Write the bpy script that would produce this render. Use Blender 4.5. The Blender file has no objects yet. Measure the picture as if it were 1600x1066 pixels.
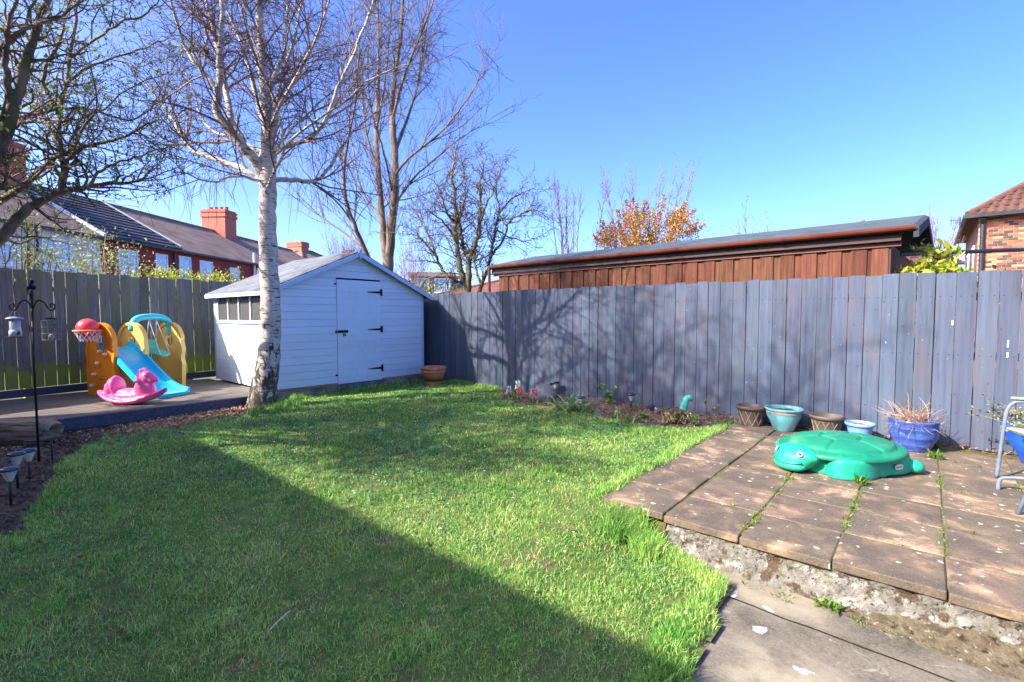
import bpy, bmesh, math, random
import numpy as np
from mathutils import Vector, Matrix, Quaternion

random.seed(7)
RNG = np.random.default_rng(11)
R = math.radians
scene = bpy.context.scene
COL = scene.collection

# ------------------------------------------------------------------ camera
FPX, CAMH = 770.0, 1.36
PITCH = math.atan(40 / 770.0)
cam_data = bpy.data.cameras.new('camera')
cam_data.sensor_width = 36.0
cam_data.lens = 36.0 * FPX / 1600.0
cam_data.clip_start = 0.05
cam_data.clip_end = 2000
cam = bpy.data.objects.new('camera', cam_data)
COL.objects.link(cam)
cam.location = (0, 0, CAMH)
cam.rotation_euler = (math.pi / 2 - PITCH, 0, 0)
scene.camera = cam

# ------------------------------------------------------------------ light
SUN_EL = R(36.0)
LDIR = Vector((0.905, 0.424, 0)).normalized() * math.cos(SUN_EL) + Vector((0, 0, -math.sin(SUN_EL)))
world = bpy.data.worlds.new('World')
scene.world = world
world.use_nodes = True
wn = world.node_tree.nodes
wl = world.node_tree.links
bg = wn['Background']
sky = wn.new('ShaderNodeTexSky')
sky.sky_type = 'NISHITA'
sky.sun_disc = False
sky.sun_elevation = SUN_EL
sky.sun_rotation = math.atan2(-LDIR.x, -LDIR.y)
sky.altitude = 0
sky.air_density = 0.5
sky.dust_density = 2.0
sky.ozone_density = 4.0
hs = wn.new('ShaderNodeHueSaturation')
hs.inputs['Saturation'].default_value = 1.18
hs.inputs['Hue'].default_value = 0.513
wl.new(sky.outputs[0], hs.inputs['Color'])
wl.new(hs.outputs[0], bg.inputs[0])
bg.inputs[1].default_value = 0.14
sun_data = bpy.data.lights.new('sun', 'SUN')
sun_data.energy = 2.45
sun_data.angle = R(0.53)
sun_data.color = (1.0, 0.945, 0.86)
sun = bpy.data.objects.new('sun', sun_data)
COL.objects.link(sun)
sun.rotation_euler = LDIR.to_track_quat('-Z', 'Y').to_euler()
sun.location = (-30, -14, 30)
vs = scene.view_settings
vs.view_transform = 'Standard'
vs.look = 'None'
vs.exposure = 2.25
vs.gamma = 1.0
vs.use_curve_mapping = False

# ------------------------------------------------------------------ frames
# garden frame: s runs along the grey fence towards the patio, t runs across the garden to that fence
AX = Vector((0.764, -0.645, 0)).normalized()
BX = Vector((-AX.y, AX.x, 0))
ROT_A = math.atan2(AX.y, AX.x)


def W(s, t, z=0.0):
    p = AX * s + BX * t
    return Vector((p.x, p.y, z))


def ST(x, y):
    return x * AX.x + y * AX.y, x * BX.x + y * BX.y


def at(u, v, Y):
    """point of the place seen towards photo position (u, v), Y metres ahead"""
    x = (u - 800) / FPX
    z = -(v - 533) / FPX
    d = (x, math.cos(PITCH) + z * math.sin(PITCH), -math.sin(PITCH) + z * math.cos(PITCH))
    k = Y / d[1]
    return Vector((d[0] * k, Y, CAMH + d[2] * k))


def gp(u, v, z=0.0):
    x = (u - 800) / FPX
    zz = -(v - 533) / FPX
    d = (x, math.cos(PITCH) + zz * math.sin(PITCH), -math.sin(PITCH) + zz * math.cos(PITCH))
    k = (z - CAMH) / d[2]
    return Vector((d[0] * k, d[1] * k, z))


def smooth(x):
    x = np.clip(x, 0, 1)
    return x * x * (3 - 2 * x)


# ------------------------------------------------------------------ materials
def lin(c):
    out = []
    for v in c:
        v = v / 255.0
        out.append(v / 12.92 if v <= 0.04045 else ((v + 0.055) / 1.055) ** 2.4)
    return (out[0], out[1], out[2], 1.0)


MATS = {}


class NT:
    def __init__(self, name):
        self.m = bpy.data.materials.new(name)
        self.m.use_nodes = True
        self.nt = self.m.node_tree
        self.b = self.nt.nodes['Principled BSDF']
        self.out = self.nt.nodes['Material Output']

    def n(self, kind, **kw):
        nd = self.nt.nodes.new('ShaderNode' + kind)
        for k, v in kw.items():
            setattr(nd, k, v)
        return nd

    def l(self, a, b):
        self.nt.links.new(a, b)

    def coords(self, stretch=(1, 1, 1), offset=True, kind='Object'):
        tc = self.n('TexCoord')
        src = tc.outputs[kind]
        if offset:
            oi = self.n('ObjectInfo')
            mu = self.n('VectorMath', operation='SCALE')
            mu.inputs[0].default_value = (37.3, 51.7, 23.9)
            self.l(oi.outputs['Random'], mu.inputs[3])
            ad = self.n('VectorMath', operation='ADD')
            self.l(src, ad.inputs[0])
            self.l(mu.outputs[0], ad.inputs[1])
            src = ad.outputs[0]
        mp = self.n('VectorMath', operation='MULTIPLY')
        mp.inputs[1].default_value = stretch
        self.l(src, mp.inputs[0])
        return mp.outputs[0]

    def noise(self, vec, scale, detail=5, rough=0.6, dist=0.0):
        no = self.n('TexNoise')
        no.inputs['Scale'].default_value = scale
        no.inputs['Detail'].default_value = detail
        no.inputs['Roughness'].default_value = rough
        no.inputs['Distortion'].default_value = dist
        self.l(vec, no.inputs['Vector'])
        return no.outputs['Fac']

    def ramp(self, fac, stops):
        r = self.n('ValToRGB')
        el = r.color_ramp.elements
        el[0].position, el[0].color = stops[0]
        el[1].position, el[1].color = stops[-1]
        for p, c in stops[1:-1]:
            e = el.new(p)
            e.color = c
        self.l(fac, r.inputs[0])
        return r.outputs[0]

    def mix(self, fac, a, b, mode='MIX'):
        mx = self.n('Mix', data_type='RGBA', blend_type=mode)
        if isinstance(fac, (int, float)):
            mx.inputs[0].default_value = fac
        else:
            self.l(fac, mx.inputs[0])
        for sock, v in ((mx.inputs[6], a), (mx.inputs[7], b)):
            if isinstance(v, tuple):
                sock.default_value = v
            else:
                self.l(v, sock)
        return mx.outputs[2]

    def vary(self, col, rnd, val=0.2, hue=0.0):
        h = self.n('HueSaturation')
        mr = self.n('MapRange')
        mr.inputs[3].default_value = 1 - val
        mr.inputs[4].default_value = 1 + val
        self.l(rnd, mr.inputs[0])
        self.l(mr.outputs[0], h.inputs['Value'])
        if hue:
            m2 = self.n('Math', operation='MULTIPLY_ADD')
            m3 = self.n('Math', operation='FRACT')
            m4 = self.n('Math', operation='MULTIPLY')
            m4.inputs[1].default_value = 7.31
            self.l(rnd, m4.inputs[0])
            self.l(m4.outputs[0], m3.inputs[0])
            self.l(m3.outputs[0], m2.inputs[0])
            m2.inputs[1].default_value = 2 * hue
            m2.inputs[2].default_value = 0.5 - hue
            self.l(m2.outputs[0], h.inputs['Hue'])
        self.l(col, h.inputs['Color'])
        return h.outputs[0]

    def bump(self, fac, strength=0.3, dist=0.01):
        bp = self.n('Bump')
        bp.inputs['Strength'].default_value = strength
        bp.inputs['Distance'].default_value = dist
        self.l(fac, bp.inputs['Height'])
        self.l(bp.outputs[0], self.b.inputs['Normal'])


def M(name, c1, c2=None, scale=4, stretch=(1, 1, 1), rough=0.7, bump=0.0, bscale=40, bdist=0.004, rand=0.0, hue=0.0,
      island=False, spots=(), metal=0.0, spec=0.4, translucent=0.0, coord='Object', offset=True, lo=0.35, hi=0.65,
      coat=0.0):
    if name in MATS:
        return MATS[name]
    t = NT(name)
    vec = t.coords(stretch, offset and not island, coord)
    if c2 is None:
        c2 = tuple(min(255, x * 1.08) for x in c1)
    f = t.noise(vec, scale)
    col = t.ramp(f, [(lo, lin(c1)), (hi, lin(c2))])
    for sp in spots:
        sc, cc, slo, shi = sp[:4]
        sst = sp[4] if len(sp) > 4 else None
        v2 = t.coords(sst, offset and not island, coord) if sst else vec
        fn = t.noise(v2, sc, 4, 0.55)
        mask = t.ramp(fn, [(slo, (0, 0, 0, 1)), (shi, (1, 1, 1, 1))])
        col = t.mix(mask, col, lin(cc))
    if rand:
        if island:
            rnd = t.n('NewGeometry').outputs['Random Per Island']
        else:
            rnd = t.n('ObjectInfo').outputs['Random']
        col = t.vary(col, rnd, rand, hue)
    t.l(col, t.b.inputs['Base Color'])
    t.b.inputs['Roughness'].default_value = rough
    t.b.inputs['Metallic'].default_value = metal
    t.b.inputs['Specular IOR Level'].default_value = spec
    t.b.inputs['Coat Weight'].default_value = coat
    if bump:
        t.bump(t.noise(vec, bscale, 6, 0.65), bump, bdist)
    if translucent:
        tr = t.n('BsdfTranslucent')
        t.l(col, tr.inputs[0])
        ms = t.n('MixShader')
        ms.inputs[0].default_value = translucent
        t.l(t.b.outputs[0], ms.inputs[1])
        t.l(tr.outputs[0], ms.inputs[2])
        t.l(ms.outputs[0], t.out.inputs[0])
    MATS[name] = t.m
    return t.m


def glass_mat(name, tint=(60, 70, 80), alpha=0.35, rough=0.02):
    if name in MATS:
        return MATS[name]
    t = NT(name)
    t.b.inputs['Base Color'].default_value = lin(tint)
    t.b.inputs['Roughness'].default_value = rough
    t.b.inputs['Specular IOR Level'].default_value = 0.9
    tr = t.n('BsdfTransparent')
    ms = t.n('MixShader')
    ms.inputs[0].default_value = 1 - alpha
    t.l(t.b.outputs[0], ms.inputs[1])
    t.l(tr.outputs[0], ms.inputs[2])
    t.l(ms.outputs[0], t.out.inputs[0])
    MATS[name] = t.m
    return t.m


def brick_mat(name, c1, c2, mortar, bw=0.225, bh=0.075, rough=0.85):
    if name in MATS:
        return MATS[name]
    t = NT(name)
    tc = t.n('TexCoord')
    sep = t.n('SeparateXYZ')
    t.l(tc.outputs['Object'], sep.inputs[0])
    ad = t.n('Math', operation='ADD')
    t.l(sep.outputs[0], ad.inputs[0])
    t.l(sep.outputs[1], ad.inputs[1])
    cb = t.n('CombineXYZ')
    t.l(ad.outputs[0], cb.inputs[0])
    t.l(sep.outputs[2], cb.inputs[1])
    br = t.n('TexBrick')
    t.l(cb.outputs[0], br.inputs['Vector'])
    br.inputs['Color1'].default_value = lin(c1)
    br.inputs['Color2'].default_value = lin(c2)
    br.inputs['Mortar'].default_value = lin(mortar)
    br.inputs['Scale'].default_value = 1.0
    br.inputs['Mortar Size'].default_value = 0.006
    br.inputs['Brick Width'].default_value = bw
    br.inputs['Row Height'].default_value = bh
    no = t.noise(tc.outputs['Object'], 0.9)
    col = t.mix(0.35, br.outputs[0], t.ramp(no, [(0.3, lin(c2)), (0.7, lin(c1))]))
    t.l(col, t.b.inputs['Base Color'])
    t.b.inputs['Roughness'].default_value = rough
    t.bump(br.outputs['Fac'], -0.3, 0.006)
    MATS[name] = t.m
    return t.m


# ------------------------------------------------------------------ mesh builder
class MB:
    def __init__(self):
        self.v = []
        self.f = []
        self.sm = False

    def quad(self, a, b, c, d):
        i = len(self.v)
        self.v += [tuple(a), tuple(b), tuple(c), tuple(d)]
        self.f.append((i, i + 1, i + 2, i + 3))
        return self

    def poly(self, pts):
        i = len(self.v)
        self.v += [tuple(p) for p in pts]
        self.f.append(tuple(range(i, i + len(pts))))
        return self

    def box(self, x0, x1, y0, y1, z0, z1, m=None):
        i = len(self.v)
        pts = [(x, y, z) for z in (z0, z1) for y in (y0, y1) for x in (x0, x1)]
        if m is not None:
            pts = [tuple(m @ Vector(p)) for p in pts]
        self.v += pts
        for q in ((0, 2, 3, 1), (4, 5, 7, 6), (0, 1, 5, 4), (2, 6, 7, 3), (0, 4, 6, 2), (1, 3, 7, 5)):
            self.f.append(tuple(i + k for k in q))
        return self

    def bar(self, p, q, w, h, up=(0, 0, 1)):
        """rectangular bar from p to q"""
        p, q = Vector(p), Vector(q)
        d = q - p
        L = d.length
        d.normalize()
        x = d.cross(Vector(up))
        if x.length < 1e-5:
            x = Vector((1, 0, 0))
        x.normalize()
        y = x.cross(d)
        m = Matrix(((x.x, d.x, y.x, p.x), (x.y, d.y, y.y, p.y), (x.z, d.z, y.z, p.z), (0, 0, 0, 1)))
        return self.box(-w / 2, w / 2, 0, L, -h / 2, h / 2, m)

    def prism(self, pts, y0, y1):
        """polygon in xz extruded along y"""
        i = len(self.v)
        n = len(pts)
        self.v += [(p[0], y0, p[1]) for p in pts] + [(p[0], y1, p[1]) for p in pts]
        self.f.append(tuple(i + k for k in range(n)))
        self.f.append(tuple(i + n + k for k in reversed(range(n))))
        for k in range(n):
            j = (k + 1) % n
            self.f.append((i + j, i + k, i + n + k, i + n + j))
        return self

    def tube(self, pts, rad, n=6, cap=True):
        pts = [Vector(p) for p in pts]
        m = len(pts)
        if not isinstance(rad, (list, tuple)):
            rad = [rad] * m
        i0 = len(self.v)
        prev = None
        cs = [(math.cos(2 * math.pi * k / n), math.sin(2 * math.pi * k / n)) for k in range(n)]
        for i, p in enumerate(pts):
            d = pts[min(i + 1, m - 1)] - pts[max(i - 1, 0)]
            if d.length < 1e-9:
                d = Vector((0, 0, 1))
            d.normalize()
            if prev is None:
                x = d.cross(Vector((0.31, 0.17, 0.93)))
                if x.length < 1e-3:
                    x = d.cross(Vector((1, 0, 0)))
            else:
                x = prev - d * prev.dot(d)
                if x.length < 1e-4:
                    x = d.cross(Vector((0.3, 0.9, 0.1)))
            x.normalize()
            prev = x
            y = d.cross(x)
            r = rad[i]
            for c, s in cs:
                self.v.append((p.x + (x.x * c + y.x * s) * r, p.y + (x.y * c + y.y * s) * r, p.z + (x.z * c + y.z * s) * r))
        for i in range(m - 1):
            a = i0 + i * n
            for k in range(n):
                k2 = (k + 1) % n
                self.f.append((a + k, a + k2, a + n + k2, a + n + k))
        if cap:
            self.f.append(tuple(i0 + k for k in reversed(range(n))))
            self.f.append(tuple(i0 + (m - 1) * n + k for k in range(n)))
        return self

    def lathe(self, prof, n=32, c=(0, 0, 0), cap=False):
        i0 = len(self.v)
        m = len(prof)
        for r, z in prof:
            for k in range(n):
                a = 2 * math.pi * k / n
                self.v.append((c[0] + r * math.cos(a), c[1] + r * math.sin(a), c[2] + z))
        for i in range(m - 1):
            for k in range(n):
                k2 = (k + 1) % n
                a = i0 + i * n
                self.f.append((a + k, a + k2, a + n + k2, a + n + k))
        if cap:
            self.f.append(tuple(i0 + k for k in reversed(range(n))))
            self.f.append(tuple(i0 + (m - 1) * n + k for k in range(n)))
        return self

    def ell(self, c, r, rot=None, nu=16, nv=10):
        i0 = len(self.v)
        c = Vector(c)
        for j in range(nv + 1):
            ph = math.pi * j / nv
            for k in range(nu):
                a = 2 * math.pi * k / nu
                p = Vector((r[0] * math.sin(ph) * math.cos(a), r[1] * math.sin(ph) * math.sin(a), -r[2] * math.cos(ph)))
                if rot is not None:
                    p = rot @ p
                self.v.append(tuple(c + p))
        for j in range(nv):
            for k in range(nu):
                k2 = (k + 1) % nu
                a = i0 + j * nu
                self.f.append((a + k, a + k2, a + nu + k2, a + nu + k))
        return self

    def leaf(self, p, d, up, L, w, bend=0.0):
        """pointed leaf of two folded quads"""
        d = Vector(d).normalized()
        x = d.cross(Vector(up))
        if x.length < 1e-4:
            x = Vector((1, 0, 0))
        x.normalize()
        nn = x.cross(d)
        p = Vector(p)
        m = p + d * L * 0.45 + nn * bend * L * 0.5
        t = p + d * L - nn * bend * L * 0.3
        i = len(self.v)
        self.v += [tuple(p), tuple(m + x * w / 2), tuple(t), tuple(m - x * w / 2)]
        self.f.append((i, i + 1, i + 2, i + 3))
        return self

    def mesh(self, name, bevel=0.0):
        me = bpy.data.meshes.new(name)
        me.from_pydata(self.v, [], self.f)
        if bevel:
            bm = bmesh.new()
            bm.from_mesh(me)
            bmesh.ops.remove_doubles(bm, verts=bm.verts, dist=1e-6)
            bmesh.ops.bevel(bm, geom=list(bm.edges), offset=bevel, segments=1, affect='EDGES', profile=0.5)
            bm.to_mesh(me)
            bm.free()
        me.update()
        return me

    def build(self, name, mat, parent=None, smooth=False, bevel=0.0, loc=None, rotz=0.0):
        me = self.mesh(name, bevel)
        return put(name, me, mat, parent, smooth, loc, rotz)


def put(name, me, mat, parent=None, smooth=False, loc=None, rotz=0.0):
    o = bpy.data.objects.new(name, me)
    COL.objects.link(o)
    if mat is not None and not me.materials:
        me.materials.append(mat)
    if smooth:
        me.polygons.foreach_set('use_smooth', [True] * len(me.polygons))
    if parent is not None:
        o.parent = parent
    if loc is not None:
        o.location = loc
    if rotz:
        o.rotation_euler = (0, 0, rotz)
    return o


def tag(o, label, cat, group=None, kind=None):
    o['label'] = label
    if cat:
        o['category'] = cat
    if group:
        o['group'] = group
    if kind:
        o['kind'] = kind
    return o


def thing(name, label, cat, loc=(0, 0, 0), rotz=0.0, group=None):
    o = bpy.data.objects.new(name, None)
    o.empty_display_size = 0.1
    COL.objects.link(o)
    o.location = loc
    o.rotation_euler = (0, 0, rotz)
    return tag(o, label, cat, group)


def struct(o, label=None):
    o['kind'] = 'structure'
    if label:
        o['label'] = label
    return o


def npmesh(name, verts, faces_flat, loop_counts):
    me = bpy.data.meshes.new(name)
    nv = len(verts)
    me.vertices.add(nv)
    me.vertices.foreach_set('co', np.asarray(verts, dtype=np.float32).ravel())
    nl = len(faces_flat)
    me.loops.add(nl)
    me.loops.foreach_set('vertex_index', np.asarray(faces_flat, dtype=np.int32))
    npoly = len(loop_counts)
    me.polygons.add(npoly)
    lc = np.asarray(loop_counts, dtype=np.int32)
    st = np.zeros(npoly, dtype=np.int32)
    st[1:] = np.cumsum(lc)[:-1]
    me.polygons.foreach_set('loop_start', st)
    me.polygons.foreach_set('loop_total', lc)
    me.update(calc_edges=True)
    return me


def vnoise(x, y, sc, seed=0):
    """cheap smooth value noise (numpy)"""
    x = np.asarray(x, dtype=float) * sc + 100.3
    y = np.asarray(y, dtype=float) * sc + 57.1
    xi, yi = np.floor(x).astype(int), np.floor(y).astype(int)
    fx, fy = smooth(x - xi), smooth(y - yi)

    def h(a, b):
        n = np.sin(a * 127.1 + b * 311.7 + seed * 74.7) * 43758.5453
        return n - np.floor(n)
    return (h(xi, yi) * (1 - fx) + h(xi + 1, yi) * fx) * (1 - fy) + (h(xi, yi + 1) * (1 - fx) + h(xi + 1, yi + 1) * fx) * fy


def text_mesh(body, size, name='lettering'):
    cu = bpy.data.curves.new(name, 'FONT')
    cu.body = body
    cu.size = size
    cu.align_x = 'CENTER'
    cu.align_y = 'CENTER'
    cu.extrude = 0.0004
    cu.resolution_u = 2
    ob = bpy.data.objects.new('tmp_text', cu)
    COL.objects.link(ob)
    dg = bpy.context.evaluated_depsgraph_get()
    me = bpy.data.meshes.new_from_object(ob.evaluated_get(dg))
    bpy.data.objects.remove(ob)
    bpy.data.curves.remove(cu)
    me.name = name
    return me


# ================================================================== SETTING
def zl(s, t):
    """height of the lawn: falls gently towards the house"""
    s = np.asarray(s, dtype=float)
    t = np.asarray(t, dtype=float)
    w = smooth((t - 1.7) / 1.9)
    left = smooth((-s - 2.0) / 4.0)
    z = -0.22 * (1 - w) * (1 - 0.75 * left) + 0.03 * smooth((-s - 5.0) / 2.0)
    z = z - 0.19 * smooth((s + 1.80) / 0.40) * smooth((3.20 - t) / 0.06) * w
    z = z + (vnoise(s, t, 0.9, 3) - 0.5) * 0.035 + (vnoise(s, t, 2.7, 4) - 0.5) * 0.018
    return z - 0.015


SOIL_Y = [-6, 0, 3.0, 3.3, 3.92, 5.06, 5.9, 6.46, 8.0]
SOIL_X = [-4.0, -3.7, -3.33, -3.34, -3.86, -4.52, -4.80, -5.3, -6.4]
BED_S = [-5.95, -5.6, -5.25, -4.86, -3.76, -2.72, -2.2, -1.95, -1.8]
BED_T = [6.8, 6.35, 6.0, 5.80, 5.84, 5.68, 5.80, 6.35, 6.75]


def in_soil(s, t):
    x = s * AX.x + t * BX.x
    y = s * AX.y + t * BX.y
    n = (vnoise(x, y, 4.0, 8) - 0.5) * 0.16
    return (x < np.interp(y, SOIL_Y, SOIL_X) + n) & (y < 7.2)


def in_bed(s, t):
    n = (vnoise(s, t, 5.0, 9) - 0.5) * 0.12
    return (s > -5.95) & (s < -1.78) & (t > np.interp(s, BED_S, BED_T) + n)


def in_lawn(s, t):
    s = np.asarray(s, dtype=float)
    t = np.asarray(t, dtype=float)
    e = (vnoise(s, t, 6.0, 5) - 0.5) * 0.10
    front = np.where(t > 3.2, -7.80, -7.24 + (vnoise(s, t, 2.5, 6) - 0.5) * 0.24)
    ok = (s > front) & (t < 6.76)
    ok &= ~((s > -1.80 + e * 0.5) & (t > 3.19 + e * 0.4))
    ok &= ~((s > -0.76 + e * 2) & (t <= 2.95))
    diag = -0.76 - 0.57 * (t - 2.94) / 0.20
    ok &= ~((s > diag + e * 1.2) & (t > 2.95) & (t <= 3.25))
    ok &= ~in_soil(s, t)
    ok &= ~in_bed(s, t)
    return ok


# ground sheet
g = MB()
g.quad((-500, -500, -0.32), (500, -500, -0.32), (500, 900, -0.32), (-500, 900, -0.32))
struct(g.build('ground', M('ground_mat', (74, 84, 52), (104, 100, 70), scale=0.4, rough=0.95, offset=False)))

# lawn sheet
S0, S1, T0, T1, ST_ = -8.4, 1.6, -4.2, 6.95, 0.06
ns, nt_ = int((S1 - S0) / ST_), int((T1 - T0) / ST_)
ss = np.linspace(S0, S1, ns + 1)
tt = np.linspace(T0, T1, nt_ + 1)
SS, TT = np.meshgrid(ss, tt, indexing='ij')
ZZ = zl(SS, TT)
beds = in_bed(SS, TT) | in_soil(SS, TT)
ZZ = np.where(beds, ZZ + 0.03 * (vnoise(SS, TT, 7, 12)) + 0.02 * vnoise(SS, TT, 17, 13), ZZ)
XX = SS * AX.x + TT * BX.x
YY = SS * AX.y + TT * BX.y
idx = np.arange((ns + 1) * (nt_ + 1)).reshape(ns + 1, nt_ + 1)
cs_, ct_ = (SS[:-1, :-1] + ST_ / 2), (TT[:-1, :-1] + ST_ / 2)
lawn0 = in_lawn(cs_, ct_)
keep = ~((cs_ > -1.66) & (ct_ > 3.30)) & ~((cs_ > -0.80) & (ct_ < 3.3) & ~lawn0) & ~(~lawn0 & (cs_ > -0.82 - 0.57 * (ct_ - 2.94) / 0.20) & (ct_ > 2.94) & (ct_ < 3.3))
keep &= ~((cs_ > -0.55) & (ct_ < 3.3))
lawnm = in_lawn(cs_, ct_)
verts = np.stack([XX, YY, ZZ], -1).reshape(-1, 3)
F4 = np.stack([idx[:-1, :-1], idx[1:, :-1], idx[1:, 1:], idx[:-1, 1:]], -1)


def sheet(name, mask, mat):
    q = F4[mask]
    used, inv = np.unique(q.ravel(), return_inverse=True)
    me = npmesh(name, verts[used], inv, [4] * len(q))
    return put(name, me, mat, smooth=True)


grass_soil = M('turf_mat', (62, 88, 38), (110, 118, 60), scale=9, rough=0.95, bump=0.6, bscale=60, bdist=0.02, offset=False,
               spots=[(3.1, (96, 86, 58), 0.56, 0.66)])
soil_mat = M('soil_mat', (84, 66, 54), (136, 112, 92), scale=14, rough=0.95, bump=0.9, bscale=45, bdist=0.03, offset=False,
             spots=[(60, (138, 116, 92), 0.62, 0.7), (30, (38, 28, 22), 0.62, 0.7)])
mulch_mat = M('mulch_floor_mat', (112, 82, 58), (168, 134, 100), scale=30, rough=0.95, bump=0.9, bscale=60, bdist=0.03, offset=False)
struct(sheet('lawn', keep & lawnm, grass_soil))
bedm = in_bed(cs_, ct_)
soilm = in_soil(cs_, ct_)
mulchm = ~lawnm & ~bedm & ~soilm & (cs_ < -7.0)
struct(sheet('flower_bed', keep & bedm, soil_mat))
struct(sheet('soil_border', keep & soilm, M('dark_soil_mat', (62, 50, 44), (106, 86, 74), scale=16, rough=0.95, bump=0.9, bscale=45,
                                            bdist=0.03, offset=False, spots=[(50, (104, 84, 66), 0.62, 0.7)])))
struct(sheet('bark_strip', keep & mulchm, mulch_mat))
rest = keep & ~lawnm & ~bedm & ~soilm & ~mulchm
struct(sheet('earth_edge', rest, soil_mat))

# ---- grass blades (numpy, one mesh)
grass_mat = None
t = NT('grass_blade_mat')
geo = t.n('NewGeometry')
tc = t.n('TexCoord')
n1 = t.noise(tc.outputs['Object'], 1.1, 4)
n2 = t.noise(tc.outputs['Object'], 5.0, 3)
ca = t.ramp(n1, [(0.34, lin((102, 168, 68))), (0.50, lin((148, 198, 86))), (0.66, lin((198, 218, 124)))])
cb = t.ramp(n2, [(0.35, lin((112, 174, 76))), (0.7, lin((200, 214, 130)))])
cc = t.mix(0.4, ca, cb)
dry = t.ramp(geo.outputs['Random Per Island'], [(0.92, (0, 0, 0, 1)), (0.94, (1, 1, 1, 1))])
cc = t.mix(dry, cc, lin((205, 192, 130)))
cc = t.vary(cc, geo.outputs['Random Per Island'], 0.55, 0.025)
t.l(cc, t.b.inputs['Base Color'])
t.b.inputs['Roughness'].default_value = 0.5
t.b.inputs['Specular IOR Level'].default_value = 0.35
tr = t.n('BsdfTranslucent')
t.l(cc, tr.inputs[0])
ms = t.n('MixShader')
ms.inputs[0].default_value = 0.38
t.l(t.b.outputs[0], ms.inputs[1])
t.l(tr.outputs[0], ms.inputs[2])
t.l(ms.outputs[0], t.out.inputs[0])
grass_mat = t.m


def blades(s, t, z, h, w, lean=0.7, rng=RNG):
    n = len(s)
    x = s * AX.x + t * BX.x
    y = s * AX.y + t * BX.y
    ang = rng.uniform(0, 2 * np.pi, n)
    la = rng.uniform(0, 2 * np.pi, n)
    le = rng.uniform(0.1, lean, n) * h
    wx, wy = np.cos(ang) * w / 2, np.sin(ang) * w / 2
    lx, ly = np.cos(la) * le, np.sin(la) * le
    V = np.zeros((n, 5, 3))
    V[:, 0] = np.stack([x - wx, y - wy, z - 0.006], -1)
    V[:, 1] = np.stack([x + wx, y + wy, z - 0.006], -1)
    V[:, 2] = np.stack([x + wx * 0.8 + lx * 0.35, y + wy * 0.8 + ly * 0.35, z + h * 0.58], -1)
    V[:, 3] = np.stack([x - wx * 0.8 + lx * 0.35, y - wy * 0.8 + ly * 0.35, z + h * 0.58], -1)
    V[:, 4] = np.stack([x + lx, y + ly, z + h * (1 - 0.25 * (le / np.maximum(h, 1e-4)))], -1)
    b = np.arange(n) * 5
    F = np.stack([b, b + 1, b + 2, b + 3, b + 3, b + 2, b + 4], -1)
    return V.reshape(-1, 3), F.ravel(), np.tile([4, 3], n)


def grass_points():
    out = []
    # (near, far, blades per square metre, width, height)
    for d0, d1, dens, w, h in ((0.9, 2.6, 15500, 0.0032, 0.023), (2.6, 4.2, 10500, 0.0038, 0.024), (4.2, 6.3, 6200, 0.0054, 0.026),
                               (6.3, 10.8, 3600, 0.0080, 0.034)):
        A = (S1 - S0) * (T1 - T0)
        n = int(A * dens)
        s = RNG.uniform(S0, S1, n)
        t = RNG.uniform(T0, T1, n)
        x = s * AX.x + t * BX.x
        y = s * AX.y + t * BX.y
        k = (y >= d0) & (y < d1) & (np.abs(x) < 1.16 * y + 0.7)
        s, t = s[k], t[k]
        k = in_lawn(s, t)
        s, t = s[k], t[k]
        # bald and thin patches
        k = RNG.uniform(0, 1, len(s)) < 0.22 + 0.75 * vnoise(s, t, 3.3, 21) + 0.45 * vnoise(s, t, 9.0, 25)
        s, t = s[k], t[k]
        hh = h * RNG.uniform(0.5, 1.25, len(s)) * (0.65 + 0.75 * vnoise(s, t, 1.7, 22))
        hh *= 1 + 0.9 * (vnoise(s, t, 4.5, 23) > 0.76) + 0.35 * (vnoise(s, t, 11.0, 26) - .5)
        ww = w * RNG.uniform(0.7, 1.3, len(s))
        out.append((s, t, hh, ww))
    return out


PV, PF, PC, off = [], [], [], 0
for s, t, hh, ww in grass_points():
    V, F, C = blades(s, t, zl(s, t), hh, ww, 1.7)
    PV.append(V)
    PF.append(F + off)
    PC.append(C)
    off += len(V)
# long grass on edges: against the paving, round the birch, by the shed and the step
def tuft(sc, tc_, rad, n, h, w):
    a = RNG.uniform(0, 2 * np.pi, n)
    r = rad * np.sqrt(RNG.uniform(0, 1, n))
    return sc + r * np.cos(a), tc_ + r * np.sin(a), np.full(n, h) * RNG.uniform(0.5, 1.2, n), np.full(n, w)


edge = []
for i in range(46):
    f = i / 45
    edge.append(tuft(-1.86 + random.uniform(-.05, .03), 3.25 + 2.9 * f, 0.07, 110, 0.06, 0.005))
for i in range(26):
    edge.append(tuft(-1.42 + random.uniform(-.22, .10), 3.08 + random.uniform(-.14, .05), 0.08, 200, 0.125, 0.0045))
for i in range(26):
    f = i / 25
    edge.append(tuft(-0.82 + random.uniform(-.08, .03), 1.5 + 1.4 * f, 0.09, 170, random.uniform(.05, .08), 0.004))
for i in range(16):
    f = i / 15
    edge.append(tuft(-0.84 - 0.5 * f, 2.90 + 0.17 * f, 0.07, 170, 0.07, 0.004))
for i in range(40):
    edge.append(tuft(-7.78 + random.uniform(0, .12), random.uniform(3.3, 6.3), 0.10, 60, random.choice([.06, .09, .13]), 0.007))
for i in range(14):
    edge.append(tuft(-7.32 + random.uniform(-.05, .25), 3.1 + random.uniform(-.25, .45), 0.10, 90, 0.13, 0.007))
for i in range(30):
    edge.append(tuft(-7.38 + random.uniform(-.06, .06), random.uniform(0.6, 3.0), 0.09, 60, 0.07, 0.007))
for i in range(26):
    edge.append(tuft(random.uniform(-7.2, -6.0), 6.68, 0.08, 70, 0.08, 0.008))
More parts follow.
